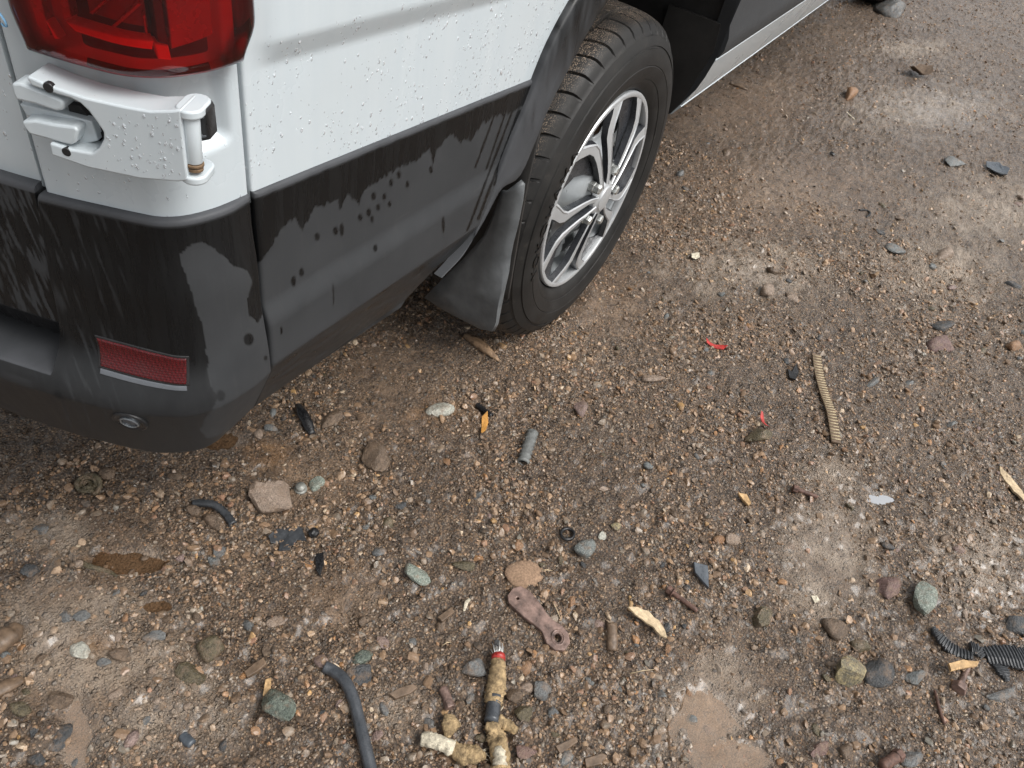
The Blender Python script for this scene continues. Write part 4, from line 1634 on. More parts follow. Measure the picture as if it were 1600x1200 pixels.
add_attr(tme, 'sand', np.clip((rr_ - 0.342) / 0.008, 0, 1) * np.clip((tv[:, 1] - 0.004) / 0.02, 0.05, 1) * np.clip(0.75 + 0.9 * vnoise(tv[:, 0] * 14, tv[:, 2] * 14, 15), 0.1, 1))
bm = bmesh.new()
bm.from_mesh(tme)
bmesh.ops.recalc_face_normals(bm, faces=bm.faces)
bm.to_mesh(tme)
bm.free()
tyre = auto_smooth(link('tyre', tme, M['rubber'], wheel), 32)

# raised lettering round the sidewall
fc = bpy.data.curves.new('lettering', 'FONT')
fc.body = 'YOKOHAMA'
fc.size = 0.040
fc.extrude = 0.0009
fc.space_character = 1.28
fo = bpy.data.objects.new('lettering', fc)
COL.objects.link(fo)
bpy.context.view_layer.update()
dg = bpy.context.evaluated_depsgraph_get()
lme = bpy.data.meshes.new_from_object(fo.evaluated_get(dg))
bpy.data.objects.remove(fo)
bm = bmesh.new()
bm.from_mesh(lme)
bmesh.ops.subdivide_edges(bm, edges=[e for e in bm.edges if e.calc_length() > 0.006], cuts=3, use_grid_fill=True)
wid = max(v.co.x for v in bm.verts)
for v in bm.verts:
    x, y, z = v.co
    r = 0.2585 + y * 0.85
    yy = np.interp(r, [q[0] for q in half[:19]], [q[1] for q in half[:19]]) - 0.0004 - (z + 0.0009) * 1.0
    a = R(196) - (x / 0.27)
    v.co = (r * math.cos(a), yy, r * math.sin(a))
bm.to_mesh(lme)
bm.free()
link('lettering', lme, mat_simple('raised_rubber_lettering', (0.004, 0.004, 0.004), 0.35, 0, 0.3, 60), tyre)

# wheel cover
lathe('cover_ring', [(0.2185, 0.006), (0.2190, -0.001), (0.2172, -0.0040), (0.2130, -0.0050), (0.2085, -0.0035), (0.2065, 0.003), (0.2070, 0.012)], 120, M['silver'], wheel)
lathe('cover_hub', [(0.0005, -0.0265), (0.020, -0.0262), (0.0265, -0.0250), (0.0285, -0.0225), (0.030, -0.0215), (0.036, -0.0205), (0.040, -0.0170), (0.042, -0.0080)], 48, M['silver'], wheel)


def polar(th, r, y):
    return np.array([r * math.cos(R(th)), y, r * math.sin(R(th))])


def spoke(th, shape, widths):
    """silver bar along radius stations; widths in metres; raised edges give the cast look"""
    rs = [0.213, 0.195, 0.172, 0.152, 0.125, 0.095, 0.065, 0.034]
    offs = np.interp(rs, [0.034, 0.065, 0.095, 0.125, 0.152, 0.172, 0.195, 0.213], shape[::-1])
    ws = np.interp(rs, [0.034, 0.065, 0.095, 0.125, 0.152, 0.172, 0.195, 0.213], widths[::-1])
    ysf = [-0.0035 - 0.0185 * ((0.213 - r) / 0.18) ** 0.9 for r in rs]
    sec = []
    for r, o_, w, y in zip(rs, offs, ws, ysf):
        da = math.degrees(w / 2 / r)
        row = [polar(th + o_ - da * 1.22, r, y + 0.014), polar(th + o_ - da, r, y + 0.001), polar(th + o_ - da * 0.72, r, y - 0.0012), polar(th + o_ - da * 0.55, r, y + 0.0006),
               polar(th + o_ + da * 0.7, r, y + 0.0010), polar(th + o_ + da, r, y + 0.0015), polar(th + o_ + da * 1.22, r, y + 0.014)]
        sec.append(row)
    V = [p for row in sec for p in row]
    m = len(sec[0])
    F = []
    for i in range(len(sec) - 1):
        for j in range(m - 1):
            F.append((i * m + j, i * m + j + 1, (i + 1) * m + j + 1, (i + 1) * m + j))
    me = mesh_from('spoke', V, F)
    bm = bmesh.new()
    bm.from_mesh(me)
    bmesh.ops.recalc_face_normals(bm, faces=bm.faces)
    bm.to_mesh(me)
    bm.free()
    me.materials.append(M['silver'])
    me.materials.append(M['pocket'])
    me.polygons.foreach_set('material_index', [1 if (i % (m - 1)) in (0, m - 2) else 0 for i in range(len(me.polygons))])
    return auto_smooth(link('spoke', me, None, wheel), 28)


for k in range(5):
    spoke(95 + 72 * k, [0, 2, 6, 8, 6, 3, -1, -3], [0.034, 0.031, 0.028, 0.024, 0.019, 0.015, 0.012, 0.011])
    spoke(65 + 72 * k, [0, -5, -12, -15, -16, -16, -14, -10], [0.036, 0.031, 0.026, 0.022, 0.017, 0.014, 0.011, 0.010])
    # dark pocket plate beside the second bar
    t0 = 65 + 72 * k
    q = [polar(t0 + 2, 0.208, 0.006), polar(t0 + 27, 0.208, 0.006), polar(t0 + 19, 0.178, 0.007), polar(t0 + 9, 0.150, 0.006), polar(t0 + 1, 0.115, 0.003), polar(t0 - 8, 0.080, -0.002), polar(t0 - 15, 0.082, -0.002),
         polar(t0 - 15, 0.115, 0.003), polar(t0 - 14, 0.150, 0.006), polar(t0 - 6, 0.185, 0.006)]
    me = prism('pocket_plate', q, [p + np.array([0, 0.003, 0]) for p in q])
    link('pocket_plate', me, M['pocket'], wheel)
# pressed steel disc behind the cover with its round holes
nr, nt = 26, 120
rsd = np.linspace(0.030, 0.192, nr)
dV = []
for r in rsd:
    y = np.interp(r, [0.03, 0.05, 0.078, 0.09, 0.115, 0.150, 0.175, 0.192], [-0.004, -0.004, 0.000, 0.010, 0.034, 0.026, 0.040, 0.062])
    for k in range(nt):
        a = 2 * math.pi * k / nt
        dV.append((r * math.cos(a), y + (0.005 * math.cos(10 * a) * math.exp(-((r - 0.148) / 0.03) ** 2)), r * math.sin(a)))
dF = []
for i in range(nr - 1):
    for k in range(nt):
        a = 2 * math.pi * (k + 0.5) / nt
        r = (rsd[i] + rsd[i + 1]) / 2
        hole = False
        for h in range(10):
            ha = R(36 * h + 18)
            if math.hypot(r * math.cos(a) - 0.148 * math.cos(ha), r * math.sin(a) - 0.148 * math.sin(ha)) < 0.0300:
                hole = True
        if not hole:
            k2 = (k + 1) % nt
            dF.append((i * nt + k, i * nt + k2, (i + 1) * nt + k2, (i + 1) * nt + k))
dme = mesh_from('steel_disc', dV, dF)
bm = bmesh.new()
bm.from_mesh(dme)
bmesh.ops.recalc_face_normals(bm, faces=bm.faces)
bm.to_mesh(dme)
bm.free()
so = link('steel_disc', dme, M['steel'], wheel)
_s = so.modifiers.new('solidify', 'SOLIDIFY')
_s.thickness = 0.004
lathe('brake_disc', [(0.02, 0.075), (0.150, 0.075), (0.150, 0.095), (0.02, 0.095)], 48, mat_simple('rusty_brake_disc', (0.16, 0.10, 0.065), 0.55, 0.5, 0.4, 60), wheel)
for k in range(5):
    a = R(68 + 72 * k)
    cx, cz = 0.061 * math.cos(a), 0.061 * math.sin(a)
    V = []
    for (r, y) in ((0.0125, 0.0), (0.0125, -0.012), (0.0105, -0.013), (0.0105, -0.024), (0.0080, -0.027)):
        for q in range(6 if r < 0.012 else 6):
            an = math.pi / 3 * q + 0.3 * k
            V.append((cx + r * math.cos(an), y, cz + r * math.sin(an)))
    F = [tuple(range(24, 30))]
    for i in range(4):
        for q in range(6):
            F.append((i * 6 + q, i * 6 + (q + 1) % 6, (i + 1) * 6 + (q + 1) % 6, (i + 1) * 6 + q))
    me = mesh_from('wheel_bolt', V, F, False)
    bm = bmesh.new()
    bm.from_mesh(me)
    bmesh.ops.recalc_face_normals(bm, faces=bm.faces)
    bm.to_mesh(me)
    bm.free()
    link('wheel_bolt', me, M['zinc'], wheel)


def copy_tree(o, parent):
    c = o.copy()
    COL.objects.link(c)
    c.parent = parent
    for ch in [x for x in bpy.data.objects if x.parent == o]:
        copy_tree(ch, c)
    return c


for (x, y, rz) in [(0, 1.94, math.pi), (4.20, 0.0, 0.0), (4.20, 1.94, math.pi)]:
    w = copy_tree(wheel, van)
    w.location = (x, y, AXLE)
    w.rotation_euler = (0, 0, rz)
    if 'label' in w:
        del w['label']

# ------------------------------------------------------------------ stones
def ico(sub):
    bm = bmesh.new()
    bmesh.ops.create_icosphere(bm, subdivisions=sub, radius=1.0)
    V = np.array([v.co[:] for v in bm.verts])
    F = np.array([[v.index for v in f.verts] for f in bm.faces])
    bm.free()
    return V, F


ICO = {s: ico(s) for s in (1, 2, 3, 4)}
ICO[0] = (np.array([(1, 0, 0), (-1, 0, 0), (0, 1, 0), (0, -1, 0), (0, 0, 1), (0, 0, -1)], float), np.array([(0, 2, 4), (2, 1, 4), (1, 3, 4), (3, 0, 4), (2, 0, 5), (1, 2, 5), (3, 1, 5), (0, 3, 5)]))


def stone_shape(seed, sub=2, power=10, planes=13, rough=0.04):
    """a lump cut by random planes: high power = crisp facets, low = rounded"""
    r = np.random.default_rng(seed)
    V, F = ICO[sub]
    D = V / np.linalg.norm(V, axis=1)[:, None]
    N = r.normal(size=(planes, 3))
    N /= np.linalg.norm(N, axis=1)[:, None]
    H = r.uniform(0.50, 1.0, planes)
    q = np.clip(D @ N.T, 0, None) / H
    rad = (np.sum(q ** power, axis=1) + (1 / 1.25) ** power) ** (-1.0 / power)
    if rough:
        rad *= 1 + rough * (vnoise(D[:, 0] * 3 + seed, D[:, 1] * 3 + D[:, 2] * 2, 5) + 0.5 * vnoise(D[:, 0] * 7 + seed, D[:, 1] * 7 - D[:, 2] * 5, 6))
    P = D * rad[:, None]
    P -= (P.max(0) + P.min(0)) / 2
    P /= (P.max(0) - P.min(0)) / 2
    return P, F


def ground_z(x, y):
    return float(gh(np.array([x]), np.array([y]))[0])


def frame_px(u, v, w, h, ang=0.0):
    """centre on the ground and the half axes (metres) of a w x h pixel footprint turned by ang degrees"""
    c = on_ground(u, v)
    ca, sa = math.cos(R(ang)), math.sin(R(ang))
    a = on_ground(u + ca * w / 2, v + sa * w / 2)[:2] - c[:2]
    b = on_ground(u - sa * h / 2, v + ca * h / 2)[:2] - c[:2]
    return c[:2], a, b


def place_stone(u, v, w, h, ang, mat, label, power=9, hf=0.62, seed=1, sub=3, sink=0.34, cat='stone', group=None, name='stone'):
    c, a, b = frame_px(u, v, w, h * 0.86, ang)
    H = hf * min(np.linalg.norm(a), np.linalg.norm(b))
    P, F = stone_shape(seed, sub, power)
    W = np.zeros_like(P)
    W[:, :2] = P[:, :1] * a + P[:, 1:2] * b
    W[:, 2] = P[:, 2] * H
    me = np_mesh(name, W, F)
    bm = bmesh.new()
    bm.from_mesh(me)
    bmesh.ops.recalc_face_normals(bm, faces=bm.faces)
    bm.to_mesh(me)
    bm.free()
    z = ground_z(*c)
    o = link(name, me, mat, None, (c[0], c[1], z + H * (1 - 2 * sink)))
    if power > 8:
        auto_smooth(o, 24)
    tag(o, label, cat, group)
    BIG.append((c[0], c[1], max(np.linalg.norm(a), np.linalg.norm(b))))
    return o


BIG = []
S_ = STONE
for args in [
    (425, 786, 68, 58, 10, S_['tan'], 'large pinkish tan rock with broken faces beside the bumper corner', 14, 0.75, 11),
    (587, 724, 44, 46, 50, S_['brown'], 'brown angular rock with a pointed end on mud beside the van', 16, 0.7, 12),
    (686, 645, 46, 24, 0, S_['white'], 'flat off-white oval stone lying beside the van', 7, 0.55, 13),
    (437, 1109, 56, 54, 15, S_['darkgreen'], 'wet dark green angular rock beside the end of the black cable', 16, 0.6, 14),
    (329, 1019, 44, 52, 20, S_['olive'], 'rounded olive rock touching another wet rock', 6, 0.7, 15),
    (298, 1056, 48, 46, -10, S_['olive'], 'olive rock with a wet flat top next to a rounded one', 9, 0.65, 16),
    (336, 820, 42, 30, 10, S_['brown'], 'lumpy grey-brown stone inside the curve of the black hose', 8, 0.7, 17),
    (304, 808, 26, 20, 0, S_['brown'], 'small brown oval stone beside the lumpy stone and the hose', 5, 0.7, 18),
    (1318, 1056, 46, 54, 0, S_['yellow'], 'yellow and grey wedge-shaped stone standing on the gravel', 18, 0.9, 19),
    (1369, 1054, 52, 48, 20, S_['darkgrey'], 'dark lumpy rock next to the yellow wedge stone', 8, 0.7, 20),
    (1386, 916, 40, 40, 40, S_['red'], 'dull red angular stone beside a pale green one', 14, 0.6, 21),
    (1441, 941, 40, 64, -10, S_['green'], 'large pale green speckled stone with a pointed end', 12, 0.5, 22),
    (1425, 1061, 32, 30, 10, S_['bluegrey'], 'small blue-grey angular stone behind the dark lumpy rock', 16, 0.6, 23),
    (1182, 686, 42, 30, 0, S_['olive'], 'brown flat-topped stone below a scrap of red plastic', 15, 0.75, 24),
    (1188, 966, 34, 40, 30, S_['olive'], 'olive angular stone with one shiny face', 15, 0.7, 25),
    (913, 860, 38, 34, -10, S_['speckle'], 'rounded speckled grey-green stone next to a black ring', 6, 0.6, 26),
    (652, 904, 44, 34, 10, S_['green'], 'pale green flat stone half sunk in the gravel', 9, 0.45, 27),
    (518, 663, 40, 22, -35, S_['brown'], 'brown wedge stone beside a charred black piece', 12, 0.5, 28),
    (496, 760, 26, 26, 0, S_['green'], 'small green-grey stone beside the steel nut', 10, 0.5, 29),
    (1560, 1088, 46, 22, -8, S_['grey'], 'flat grey brick-like stone below the torn rubber', 14, 0.6, 30),
    (1588, 980, 44, 28, 20, S_['darkgrey'], 'dark wet rock above the torn rubber', 9, 0.6, 31),
    (1472, 509, 32, 22, 10, S_['darkgrey'], 'dark slab stone in the gravel away from the wheel', 14, 0.5, 32),
    (1396, 394, 34, 16, 20, S_['bluegrey'], 'thin blue-grey slab lying flat in the wet silt', 12, 0.35, 33),
    (1490, 258, 36, 16, 10, S_['bluegrey'], 'pale blue-grey flake lying on brown silt', 12, 0.3, 34),
    (1474, 400, 28, 20, 0, S_['tan'], 'tan rounded stone on brown silt', 7, 0.6, 35),
    (1582, 448, 30, 12, 30, S_['darkgrey'], 'long dark slab on silt near a tan stone', 12, 0.35, 36),
    (1470, 540, 44, 36, 30, S_['red'], 'lumpy reddish brown rock sunk in gravel', 8, 0.5, 37),
    (1581, 545, 24, 16, 10, S_['orange'], 'orange rounded stone next to lumpy reddish rock', 6, 0.6, 38),
    (1362, 600, 20, 14, -10, S_['grey'], 'small grey stone near the ribbed belt', 9, 0.6, 39),
    (1195, 461, 20, 22, 0, S_['tan'], 'round tan stone, one of two side by side', 6, 0.7, 40),
    (1238, 466, 26, 18, 20, S_['tan'], 'angular tan stone, one of two side by side', 13, 0.6, 41),
    (905, 640, 22, 26, 20, S_['pink'], 'pink stone standing in gravel near the wheel', 12, 0.7, 42),
    (1020, 593, 36, 14, 8, S_['tan'], 'long tan stone lying flat', 8, 0.5, 43),
    (723, 888, 38, 20, 0, S_['olive'], 'brown flat stone above the rusty bar', 8, 0.5, 44),
    (740, 1047, 38, 34, 0, S_['grey'], 'grey angular stone beside the frayed rope', 13, 0.6, 45),
    (803, 1088, 28, 28, 0, S_['brown'], 'round brown stone beside the frayed rope', 6, 0.8, 46),
    (816, 1118, 30, 30, 30, S_['olive'], 'squarish brown stone beside the frayed rope', 11, 0.75, 47),
    (848, 1080, 30, 36, 0, S_['grey'], 'pale grey stone near the round brown one', 9, 0.6, 48),
    (560, 1058, 44, 42, 0, S_['darkgrey'], 'dark grey layered rock against the black cable', 10, 0.5, 49),
    (565, 1030, 36, 24, -10, S_['darkgreen'], 'dark green rock above the black cable', 9, 0.5, 50),
    (822, 1075, 24, 20, 0, S_['tan'], 'small tan stone at the frayed rope', 8, 0.6, 51),
    (1140, 850, 26, 22, 20, S_['tan'], 'tan oval stone in the gravel by the rusty bolt', 6, 0.6, 52),
    (1118, 850, 20, 18, 0, S_['orange'], 'small rust-coloured stone beside a tan oval one', 7, 0.7, 53),
    (1300, 985, 46, 34, 30, S_['brown'], 'brown lump sunk in mud behind the yellow wedge stone', 7, 0.5, 54),
    (1345, 1010, 34, 26, 0, S_['olive'], 'dark olive lump touching the dark lumpy rock', 7, 0.6, 55),
    (1420, 1190, 34, 30, 0, S_['grey'], 'grey squarish stone beside the rusty bolt end', 12, 0.6, 56),
    (1275, 1175, 30, 28, 0, S_['red'], 'dull red pointed stone at the muddy puddle edge', 14, 0.6, 57),
    (170, 748, 28, 20, 0, S_['brown'], 'brown stone beside the coiled scrap', 8, 0.7, 58),
    (66, 830, 26, 18, 0, S_['grey'], 'grey stone in mud before the bumper', 9, 0.6, 59),
    (105, 968, 26, 24, 20, S_['grey'], 'pale grey stone in wet mud, upper of two', 13, 0.5, 60),
    (130, 968, 28, 20, -20, S_['grey'], 'pale grey slab in wet mud, lower of two', 13, 0.5, 61),
    (50, 895, 32, 26, -30, S_['darkgrey'], 'dark angular stone lying on smeared mud', 13, 0.6, 62),
    (128, 1022, 34, 32, 10, S_['white'], 'whitish rock standing in the puddle', 12, 0.5, 63),
    (190, 1028, 34, 26, 0, S_['brown'], 'brown rounded stone in the puddle', 6, 0.6, 64),
    (165, 1040, 24, 16, 0, S_['grey'], 'small grey stone in the puddle below a brown one', 7, 0.6, 65),
    (97, 1096, 40, 34, -30, S_['brown'], 'brown slab rock by the muddy runnel', 9, 0.5, 66),
    (38, 1115, 34, 30, 0, S_['olive'], 'olive rounded rock by the muddy runnel', 6, 0.6, 67),
    (95, 1155, 56, 40, -35, S_['darkgrey'], 'long dark rock half sunk in mud by the runnel', 8, 0.4, 68),
    (60, 1190, 30, 26, 0, S_['darkgrey'], 'dark wet stone below the long sunken rock', 8, 0.6, 69),
    (275, 755, 26, 14, 0, S_['brown'], 'thin brown stone in the runnel under the bumper', 8, 0.5, 70),
    (430, 973, 30, 20, -15, S_['tan'], 'tan wedge stone beside the dark slab', 12, 0.6, 71),
    (345, 864, 24, 22, 0, S_['grey'], 'grey stone below the black hose', 8, 0.6, 72),
    (335, 880, 20, 18, 0, S_['bluegrey'], 'blue-grey stone below the black hose', 12, 0.6, 73),
    (1385, 18, 50, 22, 15, S_['grey'], 'long grey rock near the front wheel', 9, 0.6, 74),
    (1328, 152, 18, 14, 0, S_['orange'], 'round orange stone on pale wet silt', 6, 0.7, 75),
    (810, 852, 16, 20, 20, S_['orange'], 'bright orange chip of stone', 12, 0.6, 76),
    (960, 828, 16, 14, 0, S_['yellow'], 'bright yellow chip of stone', 10, 0.6, 77),
    (940, 839, 13, 15, 0, S_['white'], 'cream chip of stone beside the yellow chip', 10, 0.5, 78),
    (820, 1180, 34, 26, 10, S_['red'], 'dark reddish stone near the end of the rope', 11, 0.5, 79),
    (770, 1096, 30, 26, 0, S_['olive'], 'brown rounded stone touching the rope', 7, 0.6, 80),
]:
    place_stone(args[0], args[1], args[2], args[3], args[4], args[5], args[6], args[7], args[8], args[9])

# loose stones of the gravel: the larger ones stand singly, in look-alike sets
rng = np.random.default_rng(21)
KINDS = [('grey', 'grey'), ('darkgrey', 'dark grey'), ('brown', 'brown'), ('tan', 'tan'), ('orange', 'orange'), ('pink', 'pinkish'), ('bluegrey', 'blue-grey'), ('olive', 'olive brown')]
KW = np.array([0.20, 0.12, 0.22, 0.16, 0.08, 0.08, 0.07, 0.07])
PROTO = {}
for ki, (kk, kn) in enumerate(KINDS):
    for sh, (pw, sn) in enumerate([(6, 'rounded'), (14, 'angular')]):
        for var in range(3):
            P, F = stone_shape(300 + ki * 10 + sh * 5 + var, 2, pw, 12)
            me = np_mesh('stone', P * np.array([1.0, 0.78, 0.6]) * 0.01, F)
            if pw > 8:
                me.set_sharp_from_angle(angle=R(26))
            me.materials.append(STONE[kk])
            PROTO[(kk, sn, var)] = me
LANDMARKS = [(n_, *on_ground(u_, v_)[:2]) for n_, u_, v_ in [('rear wheel', 880, 540), ('bumper corner', 330, 720), ('ribbed belt', 1285, 632), ('rusty iron bar', 840, 970), ('black cable', 555, 1110), ('frayed rope', 775, 1110),
             ('torn black rubber', 1530, 1020), ('yellow wedge stone', 1318, 1056), ('corrugated tube', 825, 700), ('pale muddy puddle', 1108, 1130), ('large tan rock', 425, 786), ('muddy stick', 15, 1010),
             ('long pale wood sliver', 1580, 760), ('white sill', 1140, 200), ('lumpy reddish rock', 1470, 540), ('curled bark strip', 1010, 980), ('red plastic scrap', 1117, 541), ('black ribbed hose', 336, 812), ('wet green rock', 437, 1109)]]
cnt = 0
tries = 0
while cnt < 225 and tries < 20000:
    tries += 1
    u, v = rng.uniform(5, 1595), rng.uniform(150, 1195)
    g = on_ground(u, v)
    if g[1] > 0.34 or g[0] > 2.2:
        continue
    # not under the van's own outline
    if (u < 700 and v < 690 - 0.72 * max(0, u - 330) + 0.12 * min(0, u - 330) + 12) or (u < 1000 and v < 540 and v < 1460 - 1.15 * u + 160) or (u < 1270 and v < 190 and u > 900 and v < 180 + (1045 - u) * 0.75):
        continue
    x, y = g[0], g[1]
    den = 0.35 + 0.65 * (vnoise(np.array([x * 5]), np.array([y * 5]), 77)[0] > -0.1)
    sm_ = blob_field(np.array([x]), np.array([y]), SMOOTH, 1.6, 0.3, 5)[0]
    if rng.random() > den * (1 - 0.75 * sm_):
        continue
    r = 0.0062 + 0.0075 * rng.random() ** 2.2
    if g[0] > 0.6:
        r *= 1.5
    if any(math.hypot(x - bx, y - by) < br + r * 1.1 for bx, by, br in BIG):
        continue
    BIG.append((x, y, r))
    kk, kn = KINDS[rng.choice(len(KINDS), p=KW)]
    sn = 'rounded' if rng.random() < 0.5 else 'angular'
    o = link('stone', PROTO[(kk, sn, int(rng.integers(3)))], None, None, (x, y, ground_z(x, y) - r * 0.03), (rng.normal() * 0.25, rng.normal() * 0.25, rng.uniform(0, 6.28)))
    o.scale = (r * 100 * rng.uniform(0.9, 1.25), r * 100 * rng.uniform(0.85, 1.15), r * 100 * rng.uniform(0.8, 1.1))
    lm = min(LANDMARKS, key=lambda q: math.hypot(q[1] - x, q[2] - y))[0]
    tag(o, '%s %s %s stone in the gravel near the %s' % ('small' if r < 0.0095 else 'medium', sn, kn, lm), 'stone', 'loose %s %s stones in the gravel' % (sn, kn))
    cnt += 1

# gravel: tens of thousands of grains nobody could count
PAL = np.array([(0.100, 0.074, 0.055), (0.175, 0.120, 0.080), (0.235, 0.165, 0.110), (0.185, 0.160, 0.135), (0.245, 0.218, 0.188), (0.29, 0.205, 0.138), (0.34, 0.255, 0.180), (0.30, 0.170, 0.085),
                (0.25, 0.155, 0.112), (0.165, 0.165, 0.152), (0.42, 0.36, 0.28), (0.060, 0.053, 0.048), (0.38, 0.25, 0.12)])
PALW = np.array([0.13, 0.17, 0.15, 0.12, 0.10, 0.09, 0.06, 0.04, 0.05, 0.04, 0.02, 0.08, 0.012])
PALW = PALW / PALW.sum()


def mat_gravel():
    t = NT('wet_gravel_grains')
    c = t.coord()
    a = t.attr('grain')
    n = t.noise(c, 260, 5, 0.65)
    col = t.mix(t.ramp(n, [(0.35, 0.6), (0.62, 0.0)]), a.outputs['Color'], t.mix(1.0, a.outputs['Color'], (0.42, 0.38, 0.35), 'MULTIPLY'))
    mud = t.noise(c, 60, 5, 0.7)
    col = t.mix(t.ramp(mud, [(0.42, 0.0), (0.60, 0.75)]), col, (0.210, 0.140, 0.090))
    rough = t.ramp(t.noise(c, 40, 4, 0.6), [(0.35, 0.20), (0.65, 0.46)])
    return t.done(t.principled(col, rough, 0, 0.5, t.bump(n, 0.5, 0.0012)))


M['gravel'] = mat_gravel()


def gravel(name, n, rlo, rhi, pw, sub, box, seed, variants=10, power=8, smooth=True, falloff=None):
    r_ = np.random.default_rng(seed)
    x = r_.uniform(box[0], box[1], n * 3)
    y = r_.uniform(box[2], box[3], n * 3)
    sm2 = blob_field(x, y, SMOOTH, 1.6, 0.3, 5)
    pud = blob_field(x, y, PB, 1.2, 0.3, 31)
    den = np.clip(0.55 + 0.9 * vnoise(x * 4.5, y * 4.5, 88), 0.12, 1) * (1 - 0.72 * sm2) * (1 - 0.85 * pud)
    pal_ = blob_field(x, y, PALE, 2.2, 0.55, 41)
    den = den * (1 - 0.55 * pal_)
    keep = r_.random(n * 3) < den
    x, y, pal_ = x[keep][:n], y[keep][:n], pal_[keep][:n]
    m = len(x)
    rad = rlo + (rhi - rlo) * r_.random(m) ** pw
    z = gh(x, y)
    Vs, Fs, Cs = [], [], []
    base = 0
    var = r_.integers(0, variants, m)
    colr = PAL[r_.choice(len(PAL), m, p=PALW)] * r_.uniform(0.85, 1.5, (m, 1))
    colr = colr * np.array([1.0, 0.94, 0.86])
    kp = (0.65 * pal_ * r_.random(m))[:, None]
    colr = colr * (1 - kp) + np.array([0.52, 0.43, 0.34]) * kp
    for k in range(variants):
        P, F = stone_shape(900 + seed * 20 + k, sub, power if k % 2 else power * 2, 11, 0.0)
        P = P * np.array([1.0, 0.80, 0.62])
        i = np.where(var == k)[0]
        if len(i) == 0:
            continue
        a = r_.uniform(0, 6.283, len(i))
        ca, sa = np.cos(a)[:, None], np.sin(a)[:, None]
        sc = r_.uniform(0.8, 1.25, (len(i), 3))
        tx, ty = r_.normal(0, 0.3, (len(i), 1)), r_.normal(0, 0.3, (len(i), 1))
        p = P[None] * sc[:, None, :] * rad[i][:, None, None]
        px_, py_, pz_ = p[..., 0], p[..., 1], p[..., 2]
        pz_ = pz_ + px_ * tx + py_ * ty
        W = np.stack([px_ * ca - py_ * sa + x[i][:, None], px_ * sa + py_ * ca + y[i][:, None], pz_ + (z[i] - rad[i] * 0.04)[:, None]], -1)
        Vs.append(W.reshape(-1, 3))
        Fs.append((F[None] + (np.arange(len(i)) * len(P))[:, None, None] + base).reshape(-1, 3))
        Cs.append(np.repeat(colr[i], len(P), axis=0))
        base += len(i) * len(P)
    me = np_mesh(name, np.concatenate(Vs), np.concatenate(Fs), smooth)
    ca_ = me.attributes.new('grain', 'FLOAT_COLOR', 'POINT')
    cc = np.concatenate(Cs)
    ca_.data.foreach_set('color', np.concatenate([cc, np.ones((len(cc), 1))], 1).astype(np.float32).ravel())
    o = link(name, me, M['gravel'])
    tag(o, None, None, None, 'stuff')
    return o


NEAR = (-1.50, 1.15, -1.30, 0.45)
tag(gravel('gravel', 70000, 0.0011, 0.0024, 1.3, 0, NEAR, 4, smooth=False), 'fine wet grit covering the muddy ground', 'gravel')
tag(gravel('gravel', 34000, 0.0021, 0.0042, 1.7, 1, NEAR, 1, smooth=False), 'small wet grains of gravel covering the ground', 'gravel')
tag(gravel('gravel', 7500, 0.0040, 0.0085, 1.8, 2, NEAR, 2, power=16, smooth=False), 'mixed pebbles strewn over the muddy ground', 'gravel')
tag(gravel('gravel', 9000, 0.0026, 0.0080, 2.2, 1, (1.0, 6.5, -1.6, 0.5), 3, smooth=False), 'scattered pebbles on the silt ahead of the wheel', 'gravel')

# ------------------------------------------------------------------ scrap lying on the ground


def gp(u, v, dz=0.0):
    c = on_ground(u, v)
    return np.array([c[0], c[1], ground_z(c[0], c[1]) + dz])


def mpp(u, v):
    """metres per pixel on the ground, along the picture's rows"""
    return float(np.linalg.norm(on_ground(u + 1, v)[:2] - on_ground(u, v)[:2]))


def root_at(name, u, v):
    p = gp(u, v)
    return link(name, None, None, None, tuple(p)), p


def child(name, me, mat, root, origin):
    me.transform(Matrix.Translation(-Vector(origin)))
    return link(name, me, mat, root)


def bolt(head_px, tip_px, mat, label, r_head, r_shank, name='bolt', collar=False):
    a, b = gp(*head_px, r_head * 0.55), gp(*tip_px, r_shank * 0.7)
    root, o = root_at(name, (head_px[0] + tip_px[0]) / 2, (head_px[1] + tip_px[1]) / 2)
    d = (b - a) / np.linalg.norm(b - a)
    L = r_head * 1.25
    hd = child('head', tube_mesh('head', [a - d * L * 0.4, a + d * L * 0.6], r_head, 6), mat, root, o)
    hd.data.polygons.foreach_set('use_smooth', [False] * len(hd.data.polygons))
    bevel_mod(hd, r_head * 0.12, 2)
    n = 14
    pts = [a + (b - a) * t for t in np.linspace(0.0, 1.0, n)]
    rs = [r_shank * (1 + (0.07 if k % 2 else -0.07) * (k > 7)) for k in range(n)]
    rs[-1] = r_shank * 0.75
    child('shank', tube_mesh('shank', pts, rs, 12), mat, root, o)
    if collar:
        child('collar', tube_mesh('collar', [a + d * L * 0.6, a + d * L * 0.85], r_head * 1.2, 14), mat, root, o)
    tag(root, label, 'bolt')
    return root


